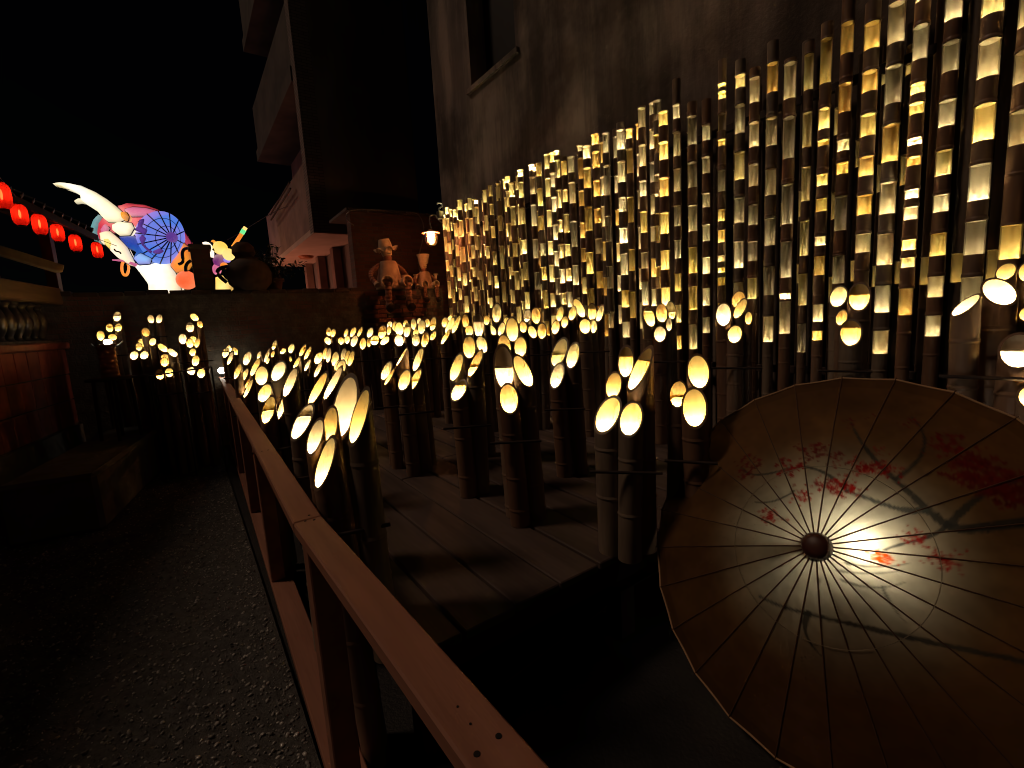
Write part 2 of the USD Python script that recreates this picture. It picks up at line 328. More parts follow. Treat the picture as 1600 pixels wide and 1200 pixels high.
# ------------------------------------------------------------------ the tall concrete wall
PW = 4.16
def wall2d(x, y):                                     # pixel on the wall's face -> (s, z)
    w = onplane(x, y, PA * PW, PA); return w @ SA, w[2]
n1, n2 = wall2d(724, -60), wall2d(806, 78)
poly = sbox(-4, -.2, 7.95, 11.5).difference(sbox(n2[0], n2[1], n1[0], n1[1] + 1.2))
ex = trimesh.creation.extrude_polygon(poly, .35, engine='earcut')       # x=s y=z z=depth
ex.vertices = ex.vertices[:, 0:1] * SA + ex.vertices[:, 1:2] * np.array([0, 0, 1.]) + (ex.vertices[:, 2:3] + PW) * PA
ex.fix_normals()
cw = thing('concrete_building', 'tall stained concrete building wall behind the glowing bamboo screen', 'building')
obj('wall', ex, 'concrete', cw)
obj('window_recess', psbox(PW + .30, PW + .34, n2[0] - .05, n1[0] + .05, n2[1] - .1, n1[1] + 1.3), 'black', cw)
obj('window_sill', psbox(PW - .05, PW + .2, n2[0] - .08, n1[0] + .08, n2[1] - .07, n2[1] - .002), 'concrete', cw)

# ------------------------------------------------------------------ brick wall across the end of the alley
bw_ = thing('brick_wall', 'low old brick wall with flaking plaster closing the alley', 'wall')
S0 = 7.62
xs = np.linspace(-1.7, 3.86, 60); tops = 2.09 + .03 * (meshkit.fbm(np.c_[xs * 3, xs * 0, xs * 0], 4, 3) - .5)
pl = Polygon([(-1.7, -.1)] + [(x, z) for x, z in zip(xs, tops)] + [(3.86, -.1)])
ex = trimesh.creation.extrude_polygon(pl, .30, engine='earcut')
ex.vertices = ex.vertices[:, 0:1] * PA + ex.vertices[:, 1:2] * np.array([0, 0, 1.]) + (ex.vertices[:, 2:3] + S0) * SA
ex.fix_normals(); obj('wall', ex, 'old_brick', bw_)
for r_ in range(7):
    z0 = 1.56 + r_ * .073; x = 2.42 + (.11 if r_ % 2 else 0) + .06 * rnd.random()
    while x < 3.42 - .05 * abs(r_ - 4):
        w = .212 + rnd.uniform(-.01, .008)
        c = chamf([w, .03, .062], .005); c.vertices = c.vertices @ AX + ps(x + w / 2, S0 - .004 + rnd.uniform(-.005, .004), z0 + .03)
        obj('brick', c, rnd.choice(['brick_a', 'brick_b', 'brick_a', 'terracotta_dark']), bw_); x += w + .011
x = -1.7
while x < 2.3:
    w = .21 + .02 * rnd.random(); h = .05 + .015 * rnd.random()
    c = chamf([w, .33, h], .008); c.vertices = c.vertices @ AX + ps(x + w / 2, S0 + .15 + rnd.uniform(-.012, .012), 2.062 + h / 2 + rnd.uniform(-.006, .006))
    obj('coping_brick', c, 'terracotta_dark', bw_); x += w + .012
bp = thing('brick_pillar', 'dark square brick pillar standing up from the wall beside the giant lantern', 'pillar')
a, b = onplane(299, 420, SA * 7.7, SA) @ PA, onplane(334, 420, SA * 7.7, SA) @ PA
zt = onplane(316, 383, SA * 7.7, SA)[2]
obj('shaft', psbox(a + .02, b - .02, 7.66, 7.90, 2.1, zt - .06), 'shed_brick', bp)
obj('cap', psbox(a, b, 7.63, 7.93, zt - .06, zt), 'stone', bp)

# low brick shed behind the clay figures, with its conduit
sh = thing('brick_shed', 'dark brick shed wall behind the seated flowerpot figures', 'building')
SS = 9.0
a, b = onplane(553, 400, SA * SS, SA) @ PA, onplane(692, 400, SA * SS, SA) @ PA
zt = onplane(600, 329, SA * SS, SA)[2]
obj('wall', psbox(a, b + .5, SS, SS + .25, 0, zt - .05), 'shed_brick', sh)
obj('roof_slab', psbox(a - .06, b + .55, SS - .03, SS + 1.2, zt - .05, zt), 'plaster_dark', sh)
cd = thing('wall_conduit', 'thin grey electrical conduit clipped along the top of the brick shed', 'conduit')
cp = [onplane(x, y, SA * (SS - .05), SA) for x, y in [(553, 352), (545, 346), (541, 339), (545, 331), (556, 328), (600, 328.5), (640, 331), (653, 335), (660, 346), (662, 365), (663, 435)]]
obj('pipe', tube(smoothpath(cp, 60), .011, 8), 'metal_grey', cd, True)
for x, y in ((575, 329), (637, 331)):
    P = onplane(x, y, SA * (SS - .05), SA); obj('clip', boxm([.035, .03, .05], P, AX), 'metal_grey', cd)

# ------------------------------------------------------------------ apartment tower with the overhanging floor
SF, PL = 10.86, 2.56
tw = thing('apartment_tower', 'grey apartment tower with a pink-lit overhanging upper floor and pale soffit', 'building')
ZB = 3.58
pr_ = onplane(652, 300, SA * SF, SA) @ PA
pg_ = onplane(548, 364, SA * SF, SA) @ PA
pin_ = PL + .9
obj('front_wall', psbox(PL + .34, pr_, SF, SF + .25, ZB, 15), 'tower_wall', tw)
obj('corner_tiles', psbox(PL, PL + .34, SF - .012, SF + .30, ZB, 15), 'tile_strip', tw)
for z0, z1 in ((ZB + .1, 5.05), (7.0, 8.2), (10.1, 11.3), (13.2, 14.4)):
    obj('parapet', psbox(PL + .003, PL + .15, SF + .30, 16.6, z0, z1), 'pink_lit_plaster' if z0 < 5 else 'dim_plaster', tw)  # lowest parapet in the lit tone, upper ones painted dimmer
for z in (6.7, 9.8, 12.9):
    obj('floor_slab', psbox(PL - .03, pin_, SF + .30, 16.7, z, z + .297), 'dim_plaster', tw)
obj('soffit', psbox(PL + .002, pr_ - .01, SF + .004, 16.6, ZB - .02, ZB + .097), 'soffit_paint', tw)
obj('recessed_wall', psbox(pin_, pin_ + .2, SF + .26, 16.6, ZB + .1, 15), 'pink_lit_plaster', tw)
obj('roof', psbox(PL, pr_, SF + .3, 16.6, 15, 15.2), 'plaster_dark', tw)
obj('side_wall', psbox(pr_ - .25, pr_, SF + .26, 16.6, 0, 15), 'tower_wall', tw)
# ground floor set back under the overhang
obj('corner_column', psbox(pg_, pg_ + .2, SF + .02, SF + .26, 0, ZB - .03), 'tile_strip', tw)
obj('ground_floor_wall', psbox(pg_ + .2, pr_ - .26, SF + .05, SF + .25, 0, ZB - .03), 'tower_wall', tw)
for s in (SF + 1.7, SF + 3.3, SF + 4.9):
    obj('pale_column', psbox(pg_ + .02, pg_ + .22, s, s + .28, 0, ZB - .03), 'pink_lit_plaster', tw)
obj('shop_front', psbox(pg_ + .25, pg_ + .33, SF + .3, 16.5, 0, ZB - .03), 'tower_wall', tw)
P = onplane(478, 400, np.array([0, 0, ZB - .02]), np.array([0, 0, 1.]))
obj('ceiling_light', lathe([(0, -.08), (.16, -.07), (.2, -.02), (.2, 0), (0, 0)], 20, loc=P), 'enamel', tw, 40)
for dz in (0, .14):
    obj('clothes_pole', tube([ps(PL - .12, SF + 1.2, 4.75 + dz), ps(PL - .12, SF + 4.2, 4.65 + dz)], .022, 8), 'dark_wood', tw, True)

# ------------------------------------------------------------------ bamboo pieces
NS = 20
def ringpts(c, r, ang, z): return np.c_[c[0] + r * np.cos(ang), c[1] + r * np.sin(ang), np.broadcast_to(z, ang.shape)]
class MB:
    def __init__(s): s.v, s.f, s.n = [], [], 0
    def add(s, v, f): s.v.append(np.asarray(v, float)); s.f.append(np.asarray(f, int) + s.n); s.n += len(v)
    def strip(s, a, b, closed, flip=False):             # quads between two point rows
        n = len(a); f = []
        for i in range(n if closed else n - 1):
            j = (i + 1) % n
            q = [(i, j, n + j), (i, n + j, n + i)]
            f += [(x[0], x[2], x[1]) for x in q] if flip else q
        s.add(np.r_[a, b], f)
    def disc(s, a, up):
        c = a.mean(0); n = len(a); f = [(n, i, (i + 1) % n) if up else (n, (i + 1) % n, i) for i in range(n)]
        s.add(np.r_[a, [c]], f)
    def mesh(s): return tri(np.vstack(s.v), np.vstack(s.f))
    def ok(s): return s.n > 0

def lamp_mesh(c, r):
    k = trimesh.creation.icosphere(0, r); k.vertices = k.vertices + np.asarray(c); return k

HALF = 81.0
def screen_pole(X, Y, r, zb, zt, face, cells, lean):
    """cells: (z0 of the lower node, bottom of the cut, top of the cut = upper node, tone). Returns culm, [window mesh], [lamp mesh]."""
    seg = 2 * np.pi / NS
    ang = face + math.radians(HALF) - seg * 9 + seg * np.arange(NS)           # columns: the first nine spans are the cut
    ri = r * .84
    C = lambda z: (X + lean[0] * (z - zb), Y + lean[1] * (z - zb))
    cul, wins, lamps = MB(), [], []
    levels = [(zb, 0)]
    nodes = sorted({round(c[0], 4) for c in cells} | {round(c[2], 4) for c in cells} | {z for z in (.75, 1.02) if z < cells[0][0] - .1})
    zz = [zb, zt]
    for n_ in nodes: zz += [n_ - .013, n_, n_ + .010]
    for c in cells: zz += [c[1], c[2] - .002]
    zz = sorted(z for z in set(zz) if zb <= z <= zt)
    def rad(z):
        d = min(abs(z - n_) for n_ in nodes); return r * (1.07 if d < .003 else 1.0)
    for a, b in zip(zz[:-1], zz[1:]):
        if b - a < 1e-5: continue
        mid = (a + b) / 2; cut = any(c[1] < mid < c[2] for c in cells)
        A, B = ringpts(C(a), rad(a), ang, a), ringpts(C(b), rad(b), ang, b)
        if not cut: cul.strip(A, B, True)
        else:
            idx = np.r_[np.arange(9, NS), 0]; cul.strip(A[idx], B[idx], False)
    top = ringpts(C(zt), rad(zt), ang, zt); cul.disc(top, True)
    fd = np.array([math.cos(face), math.sin(face)])
    for (z0, w0, w1, tone) in cells:
        w = MB(); lo, hi = z0 + .006, w1 - .004
        w.strip(ringpts(C(lo), ri, ang, lo), ringpts(C(w0), ri, ang, w0), True, True)
        nz = 3; zs = np.linspace(w0, hi, nz); idx = np.r_[np.arange(9, NS), 0]
        for a, b in zip(zs[:-1], zs[1:]): w.strip(ringpts(C(a), ri, ang[idx], a), ringpts(C(b), ri, ang[idx], b), False, True)
        w.disc(ringpts(C(lo), ri, ang, lo), True); w.disc(ringpts(C(hi), r * .985, ang, hi), False)
        fi = np.arange(0, 10)
        w.strip(ringpts(C(w0), r, ang[fi], w0), ringpts(C(w0), ri, ang[fi], w0), False)           # lower lip
        for e, fl in ((0, False), (9, True)):
            zs2 = np.array([w0, hi]); o = np.vstack([ringpts(C(z), r, ang[e:e + 1], z) for z in zs2]); i_ = np.vstack([ringpts(C(z), ri, ang[e:e + 1], z) for z in zs2])
            w.strip(o, i_, False, fl)
        wins.append(w.mesh())
        if tone > 0:
            zl = max(lo + .012, min(w0 - .022, lo + .05)); c2 = C(zl)
            lr = .0075 * math.sqrt(tone) * (r / .045)
            lamps.append(lamp_mesh((c2[0] + fd[0] * r * .25, c2[1] + fd[1] * r * .25, zl), lr))
    return cul.mesh(), wins, lamps

# (x at row 250, width in pixels, [(top row, bottom row, tone)]) for the nearest poles
Y_, W_, D_, B_, X_ = 1.0, 1.7, .33, .55, 0.0
NEAR = [
 (1650, 40, [(-30, 50, Y_), (95, 150, B_), (200, 262, Y_), (310, 370, B_), (410, 460, D_)]),
 (1590, 38, [(-40, 43, B_), (80, 132, B_), (174, 228, B_), (351, 405, Y_)]),
 (1533, 36, [(-40, 25, Y_), (64, 123, Y_), (164, 222, W_), (257, 314, Y_), (345, 398, D_), (432, 476, D_)]),
 (1475, 28, [(-40, 33, Y_), (66, 114, B_), (157, 199, Y_), (235, 275, B_), (304, 332, Y_), (364, 400, B_), (431, 464, B_), (492, 525, Y_)]),
 (1428, 25, [(-35, 4, W_), (41, 95, Y_), (131, 148, Y_), (161, 180, W_), (216, 228, Y_), (245, 260, W_), (296, 311, Y_), (323, 344, W_), (374, 391, Y_), (402, 418, W_), (450, 492, Y_)]),
 (1390, 27, [(5, 70, B_), (104, 164, D_), (196, 254, Y_), (285, 335, Y_), (365, 414, Y_), (445, 488, Y_), (516, 552, B_)]),
 (1354, 25, [(36, 79, Y_), (112, 145, Y_), (179, 214, Y_), (245, 276, Y_), (305, 336, Y_), (365, 395, B_)]),
 (1317, 21, [(36, 86, Y_), (131, 177, Y_), (219, 237, B_), (254, 273, W_), (306, 361, D_), (399, 443, D_)]),
 (1286, 19, [(61, 132, Y_), (170, 203, Y_), (219, 229, W_), (272, 291, B_), (310, 331, Y_), (369, 384, B_), (400, 430, Y_), (475, 502, B_), (516, 531, W_)]),
 (1260, 15, [(85, 142, Y_), (176, 231, Y_), (261, 315, Y_), (345, 400, Y_), (427, 477, Y_), (505, 550, D_)]),
 (1232, 20, [(99, 156, B_), (184, 249, D_), (288, 351, D_), (377, 434, D_), (458, 467, B_), (470, 521, B_)]),
 (1205, 18, [(99, 146, Y_), (184, 229, B_), (264, 306, B_), (341, 384, Y_), (416, 461, D_), (494, 534, Y_)]),
 (1178, 17, [(122, 162, Y_), (192, 231, Y_), (257, 292, B_), (320, 352, D_), (377, 408, D_), (434, 467, B_)]),
 (1156, 17, [(118, 139, Y_), (165, 210, Y_), (238, 282, Y_), (309, 349, Y_), (377, 419, W_), (441, 464, D_)]),
 (1128, 13, [(131, 138, B_), (144, 156, W_), (178, 205, X_), (218, 229, W_), (266, 300, D_), (327, 346, B_), (359, 379, Y_), (399, 409, B_), (418, 426, B_), (433, 446, Y_), (473, 488, B_)]),
 (1104, 15, [(195, 221, Y_), (246, 272, Y_), (302, 325, Y_), (351, 377, Y_), (402, 428, W_), (450, 477, Y_), (495, 520, Y_)]),
 (1082, 15, [(182, 228, D_), (254, 294, D_), (321, 362, B_), (386, 427, Y_), (447, 484, B_), (506, 545, Y_)]),
 (1058, 13, [(164, 187, Y_), (207, 245, B_), (264, 300, B_), (321, 354, D_), (375, 404, Y_), (427, 455, Y_), (476, 504, Y_), (524, 545, W_)]),
]
scr = thing('bamboo_screen', 'long screen of upright bamboo poles with glowing cut windows along the concrete wall', 'screen')
PB = 3.92
nwin, farw = 0, []
poles = []
for i, (x, wpx, wins) in enumerate(NEAR):
    b = onplane(x, 250, PA * (PB + (.03 if i % 2 else 0)), PA); d = (b - EYE) @ FW
    th = abs(x - 800) / FPX; r = wpx * d / FPX / math.hypot(1, th) / 2 * 1.0
    poles.append((b[0], b[1], min(r, .052), wins, True))
s = onplane(1058, 250, PA * PB, PA) @ SA + .125
while s < 7.62:
    r = rnd.uniform(.034, .046); pp_ = PB + rnd.uniform(-.05, .09)
    b = ps(pp_, s); poles.append((b[0], b[1], r, None, False)); s += rnd.uniform(.068, .098)
FLESH = ['flesh_a', 'flesh_b', 'flesh_c', 'flesh_d', 'flesh_e']
for (X, Y, r, wins, given) in poles:
    out = np.array([-.824, -.567]); tocam = np.array([-X, -Y]) / math.hypot(X, Y); s_here = np.array([X, Y, 0]) @ SA
    mixf = .22 + .025 * s_here
    fdir = out * (1 - mixf) + tocam * mixf; face = math.atan2(fdir[1], fdir[0]) + rnd.uniform(-.2, .2)
    cells = []
    if given:
        zs = [(zfor(X, Y, b_), zfor(X, Y, t_), tone) for (t_, b_, tone) in wins][::-1]
        prev = None
        for (z0, z1, tone) in zs:
            lown = max(prev + .012, z0 - .15) if prev is not None else z0 - .12
            if prev is not None and z0 - prev < .17: lown = prev + .012 if z0 - prev > .03 else prev + .004
            cells.append((lown, z0, z1, tone)); prev = z1
        topz = cells[-1][2] + rnd.uniform(.02, .22)
    else:
        topz = 3.38 + rnd.uniform(-.09, .07); z = rnd.uniform(1.05, 1.3); pitch = rnd.uniform(.29, .46); br = rnd.choice([1.0, 1.2, 1.5, 1.9, 2.3]) * (1 + .06 * s_here)
        while z < topz - .06:
            pt = pitch * rnd.uniform(.8, 1.2); frac = rnd.uniform(.48, .66)
            z1 = min(z + pt, topz - .004)
            if z1 - z > .07:
                tone = rnd.choices([.25, .55, 1.0, 1.5, 2.2], [1, 2, 5, 3, 1.2])[0] * br
                cells.append((z, z + (z1 - z) * (1 - frac), z1, tone))
            z = z1 + .006
    lean = (rnd.uniform(-.006, .006), rnd.uniform(-.006, .006)) if not given else (0, 0)
    cul, wm, lm = screen_pole(X, Y, r, -.02, topz, face, cells, lean)
    po = obj('bamboo_pole', cul, rnd.choice(['culm', 'culm', 'culm_old', 'culm_red']), scr, 40)
    fl = rnd.choice(FLESH)
    if nwin + len(wm) < 296:
        for k, (w, c) in enumerate(zip(wm, cells)):
            f_ = 'flesh_d' if c[3] <= .34 else ('flesh_e' if c[3] < .6 and rnd.random() < .5 else (rnd.choice(FLESH) if rnd.random() < .3 else fl))
            obj('cut_window', w, f_, po, 35)
        nwin += len(wm)
    else: farw += wm
    if lm: obj('lamp_string', cat(lm), 'led_pole', po)
back = sorted([tuple(q_[:2]) for q_ in poles[:18]], key=lambda q_: -(np.array([q_[0], q_[1], 0]) @ SA))
for (xa, ya), (xb, yb) in zip(back[:-1], back[1:]):                       # plain poles of the rear row fill the gaps
    q_ = np.array([(xa + xb) / 2, (ya + yb) / 2, 0]) + PA * rnd.uniform(.10, .14); tz = 3.25 + rnd.uniform(-.3, .15); cells = []
    z = rnd.uniform(1.3, 1.6)
    while z < tz - .3 and rnd.random() < .8:
        cells.append((z, z + .16, z + rnd.uniform(.3, .36), rnd.choice([.3, .6]))); z += rnd.uniform(.45, .8)
    if not cells: cells = [(1.4, 1.56, 1.74, .3)]
    cul, wm, lm = screen_pole(q_[0], q_[1], .04, -.02, tz, math.atan2(-.567, -.824) + rnd.uniform(-.3, .3), cells, (0, 0))
    po = obj('bamboo_pole', cul, rnd.choice(['culm_old', 'culm']), scr, 40); farw += wm
    obj('lamp_string', cat(lm), 'led_pole', po)
if farw: tag(obj('cut_window', cat(farw), 'flesh_b', scr, 35), kind='stuff')
for z in (.95, 3.0): obj('back_rail', beam(ps(4.05, .2, z), ps(4.05, 7.6, z), .04, .06), 'dark_wood', scr)

# ------------------------------------------------------------------ bamboo tube lanterns
CR = {'P': (320, 500, .15), 'Q': (480, 460, .15), 'S': (680, 440, .15), 'T': (120, 470, .15), 'V': (1440, 380, .23333), 'M': (860, 440, .25), 'N': (320, 480, .25), 'O': (640, 440, .25), 'E': (1200, 300, .25)}
def tube_lantern(parent, base, top, r, slope, hdir, zb, sep, tone, cm, fm):
    """base/top: axis points at zb and at the cut's centre; hdir: horizontal direction of the cut's highest point."""
    ang = np.arange(24) * 2 * np.pi / 24; ri = r * .86; zc = top[2]
    axv = lambda z: (base[0] + (top[0] - base[0]) * (z - zb) / (zc - zb), base[1] + (top[1] - base[1]) * (z - zb) / (zc - zb))
    h0 = math.atan2(hdir[1], hdir[0])
    def cutring(rr):
        z = zc + slope * rr * np.cos(ang - h0); cs = np.array([axv(a) for a in z])
        return np.c_[cs[:, 0] + rr * np.cos(ang), cs[:, 1] + rr * np.sin(ang), z]
    zl = zc - slope * r
    nodes = []; z = zl - .05 - .06 * rnd.random()
    while z > zb + .05: nodes.append(z); z -= rnd.uniform(.17, .25)
    zz = [zb]
    for n_ in nodes[::-1]: zz += [n_ - .012, n_ - .003, n_ + .008]
    zz.append(zl - .012); zz = [z for z in zz if zb <= z <= zl - .011]
    cul = MB(); prev = None
    for z in zz:
        rr = r * (1.055 if any(abs(z - n_ + .003) < 1e-6 for n_ in nodes) else 1.0)
        cur = ringpts(axv(z), rr, ang, z)
        if prev is not None: cul.strip(prev, cur, True)
        prev = cur
    out = cutring(r)
    for t_ in (.33, .66, 1.0): cur = ringpts(axv(zl - .012), r, ang, zl - .012) * (1 - t_) + out * t_; cul.strip(prev, cur, True); prev = cur
    inn = cutring(ri); w = MB(); zf = zl - .045
    cul.strip(out, inn, True)
    po = obj('bamboo_tube', cul.mesh(), cm, parent, 45)
    b0 = ringpts(axv(zf), ri, ang, zf); prev = b0
    for t_ in (.2, .4, .6, .8, 1.0): cur = b0 * (1 - t_) + inn * t_; w.strip(prev, cur, True, True); prev = cur
    w.disc(b0, True)
    hood = sep < 0; sep = abs(sep)
    if sep:
        zs = zc + slope * ri * (2 * sep - 1); hm = math.acos(max(-.98, min(.98, (zs - zc) / (slope * ri)))); aa = h0 + np.linspace(-hm, hm, 18)
        up = ringpts(axv(zs), ri * .995, aa, zs); dn = up - np.array([0, 0, .005])
        if hood: w.disc(up, True); w.disc(dn, False)
        else:
            x0 = (zs - zc) / slope; rin = ri * .78; h2 = math.acos(max(-1, min(1, x0 / rin))) if x0 < rin else 0
            ii = ringpts(axv(zs), rin, h0 + np.linspace(-h2, h2, 18), zs)
            w.strip(up, ii, False); w.strip(dn, ii, False, True)
    obj('lit_hollow', w.mesh(), fm, po, 40)
    c = axv(zl - .02)
    obj('lamp', lamp_mesh((c[0], c[1], zl - .012), .0125 * math.sqrt(tone) * r / .055), 'led_warm', po)

def cluster(label, crop, d, tubes, group, lean=None, band=True, spread=.72):
    ox, oy, k = CR[crop]; T = []
    for t_ in tubes:
        cx, cy, W, H, sl = t_[:5]; sep = t_[5] if len(t_) > 5 else 0; tone = t_[6] if len(t_) > 6 else 1.0
        T.append([ox + cx * k, oy + cy * k, W * k, H * k, sl, sep, tone])
    order = sorted(range(len(T)), key=lambda i: -T[i][1])
    th = thing('bamboo_lantern_cluster', label, 'bamboo lantern', group)
    tops = []; placed = []
    dd = d
    for n_, i in enumerate(order):
        x, y, W, H, sl, sep, tone = T[i]
        def solid(dep):
            r_in = np.linalg.norm(at(x + W / 2, y, dep) - at(x - W / 2, y, dep)) / 2 / math.hypot(1, (x - 800) / FPX)
            return r_in / .86
        dep = d
        for _ in range(40):                                # stand behind the tubes already there
            r = solid(dep); P = at(x, y, dep)
            if all(np.hypot(P[0] - q[0], P[1] - q[1]) > (r + q[2]) * .98 for q in placed): break
            dep += .012 * d / 2
        placed.append((P[0], P[1], r))
        v = np.array([P[0], P[1]]) - EYE[:2]; v /= np.linalg.norm(v); rt = np.array([v[1], -v[0]])
        dn = math.atan2(EYE[2] - P[2], np.linalg.norm(P[:2]))
        cr = math.sqrt(max(0, 1 - sl * sl)); slope = max(.25, (H / W - cr * math.sin(dn)) / math.cos(dn))
        hd = sl * rt + cr * v
        zb = .401 if (P @ PA) > .42 else -.005
        ln = lean if lean is not None else (0, 0)
        base = P + np.array([rnd.uniform(-.025, .025) + ln[0], rnd.uniform(-.02, .02) + ln[1], 0])
        tube_lantern(th, base, P, r, slope, hd, zb, sep, tone, rnd.choice(['culm', 'culm_old', 'culm_red']), rnd.choice(['flesh_a', 'flesh_a', 'flesh_b', 'flesh_c', 'flesh_e']))
        tops.append((P, r, zb))
    if band:
        ctr = np.mean([t_[0] for t_ in tops], 0); zb = tops[0][2]; zz = min(t_[0][2] for t_ in tops) - .22
        v = ctr[:2] / np.linalg.norm(ctr[:2]); rt = np.array([v[1], -v[0], 0])
        ext = max(abs((t_[0] - ctr) @ rt) + t_[1] for t_ in tops) + .015
        fr = min((t_[0][:2] @ v) - t_[1] for t_ in tops)
        c0 = np.r_[v * (fr - .012), max(zz, zb + .12)]
        obj('lashing_bar', tube([c0 - rt * ext, c0 + rt * ext], .007, 8), 'dark_wood', th, True)
    return th
GD, GL = 'bamboo tube lantern clusters on the timber deck', 'bamboo tube lantern clusters by the left end of the brick wall'
cluster('largest slant-cut bamboo lanterns leaning over the wooden railing, nearest on the left', 'N', 1.52, [(875, 620, 188, 378, .72), (965, 680, 150, 330, .86), (690, 808, 118, 215, .75), (783, 735, 105, 225, .6), (750, 970, 165, 305, .9)], GD, lean=(.05, -.04), spread=.8)
cluster('bamboo lanterns with long narrow openings just behind the largest group at the railing', 'N', 2.0, [(705, 510, 138, 202, .93), (800, 475, 132, 200, .95), (610, 715, 150, 215, .82, .62), (850, 380, 66, 100, .5)], GD)
cluster('six bamboo lanterns beside the railing, two with rounded deep yellow openings', 'N', 2.75, [(355, 428, 80, 128, .25), (460, 400, 95, 125, .55), (533, 470, 105, 182, .85), (375, 537, 90, 115, .5), (398, 642, 95, 178, .65, .45), (488, 612, 100, 182, .93)], GD)
cluster('six slender bamboo lanterns along the far part of the wooden railing', 'N', 4.1, [(205, 402, 55, 100, .8), (245, 430, 64, 95, .85), (268, 478, 40, 62, .8), (272, 508, 68, 118, .93), (315, 375, 70, 112, .85), (265, 320, 58, 92, .6)], GD)
cluster('four small bamboo lanterns next to the bare globe bulb', 'N', 5.3, [(130, 285, 45, 65, .4, .55), (160, 318, 50, 90, .85), (150, 260, 38, 44, .2), (190, 275, 34, 52, -.2)], GD)
cluster('narrow bamboo lanterns with one raised yellow opening in front of the plaster patch', 'P', 4.7, [(650, 370, 76, 150, .88), (725, 262, 62, 105, .7, .35), (708, 355, 44, 72, .6), (655, 425, 44, 60, .6), (565, 365, 50, 80, .7)], GD)
cluster('three bamboo lanterns with one round white opening, middle of the left rows', 'P', 4.9, [(902, 297, 68, 100, .45), (815, 325, 62, 62, .5), (893, 405, 30, 52, .2)], GD)
cluster('four leaning slits of bamboo lantern left of the white-hot group', 'P', 4.2, [(1020, 315, 80, 125, .8), (1072, 345, 85, 130, .85), (960, 445, 80, 120, .85), (1070, 470, 82, 122, .88)], GD)
cluster('white-hot bamboo lanterns with a drooping yellow slit below', 'P', 4.15, [(1185, 397, 92, 118, .5, 0, 2.2), (1258, 350, 64, 120, .5, 0, 1.6), (1290, 368, 62, 150, .6, 0, 1.6), (1180, 515, 98, 158, .88)], GD)
cluster('five tightly grouped bamboo lanterns above the largest opening at the railing', 'P', 3.9, [(1357, 405, 80, 145, .45), (1448, 368, 66, 150, .4), (1490, 388, 66, 140, .5), (1522, 402, 78, 155, .7), (1393, 480, 92, 118, .5)], GD)
cluster('bamboo lanterns with a thin upright blade-like slit, centre left', 'Q', 3.55, [(825, 797, 122, 178, .7), (985, 650, 125, 180, .985), (858, 860, 112, 155, .96)], GD)
cluster('three leaning oval bamboo lanterns to the right of the blade-like slit', 'Q', 3.35, [(1155, 678, 130, 228, .82), (1013, 893, 130, 205, .55), (1120, 893, 148, 210, .86, .38)], GD)
cluster('leftmost three little bamboo lanterns in the far row before the brick wall', 'Q', 6.6, [(225, 388, 52, 92, .15, .45), (272, 402, 52, 85, .4), (215, 483, 64, 82, -.2)], GD)
cluster('six small oval bamboo lanterns in the far row, left of the clay figures', 'Q', 6.4, [(405, 402, 50, 84, .6), (478, 392, 70, 95, .65), (550, 390, 60, 95, .75), (353, 483, 58, 78, .05), (418, 472, 58, 80, .25), (490, 485, 76, 115, .5)], GD)
cluster('five bamboo lanterns in the far row with one wide half-round opening', 'Q', 6.1, [(655, 398, 68, 100, .5), (580, 513, 68, 118, .25), (640, 505, 40, 90, .1), (702, 477, 92, 100, .2, .4), (808, 483, 95, 82, .55)], GD)
cluster('four bamboo lanterns right below the feet of the large clay figure', 'Q', 6.3, [(783, 392, 90, 130, .3, .5), (850, 378, 50, 84, .35), (858, 318, 55, 72, .3), (912, 330, 50, 92, .25)], GD)
cluster('brightest white round pair of bamboo lanterns in the far row', 'Q', 5.9, [(958, 358, 85, 132, 0, 0, 1.8), (957, 480, 90, 118, 0, 0, 1.8), (1042, 372, 72, 140, .35, .7), (1022, 305, 50, 70, .4)], GD)
cluster('five bamboo lanterns under the small clay figure with a dim yellow oval in front', 'Q', 5.8, [(1108, 310, 55, 115, .15), (1192, 340, 82, 135, .3, 0, .5), (1250, 298, 50, 86, .1), (1310, 308, 68, 130, .45, .35), (1168, 285, 46, 70, .1)], GD)
cluster('four bamboo lanterns in front of the lichen-covered wall end', 'Q', 5.4, [(1130, 402, 56, 76, .2), (1133, 478, 76, 120, .15), (1228, 472, 84, 150, .45), (1312, 430, 64, 90, .55)], GD)
cluster('bamboo lanterns leaning sharply right at the corner of the brick wall', 'Q', 5.0, [(1433, 292, 62, 95, .25), (1487, 322, 104, 152, .78), (1552, 315, 100, 170, .84), (1440, 445, 98, 140, .88), (1490, 245, 52, 50, .3)], GD)
cluster('four bamboo lanterns, one half hidden by its dark inner disc, by the screen far end', 'S', 4.5, [(315, 407, 70, 135, .05, 0, .7), (355, 512, 80, 105, .05), (452, 455, 108, 235, 0, -.66), (536, 402, 60, 92, .1)], GD)
cluster('bamboo lanterns with one tall yellow oval against the far screen', 'S', 4.6, [(640, 327, 95, 188, .2, 0, .7), (590, 500, 86, 108, -.55, 0, .6), (690, 495, 78, 128, .45, 0, .7), (738, 415, 56, 92, .3)], GD)
cluster('three tall bamboo lanterns standing behind the middle front group', 'O', 3.5, [(642, 300, 74, 142, -.05, 0, 1.3), (592, 400, 76, 130, -.1), (693, 408, 73, 122, .1)], GD)
cluster('two upright oval bamboo lanterns behind the leaning pair, left of centre', 'O', 3.7, [(372, 409, 76, 136, .08), (452, 393, 65, 100, -.25)], GD)
cluster('leaning pair of bamboo lanterns with visible inner rings and a white one below', 'O', 2.9, [(293, 535, 90, 160, .72), (410, 512, 95, 155, .85, .33), (308, 680, 98, 118, .62, -.78, 1.6)], GD)
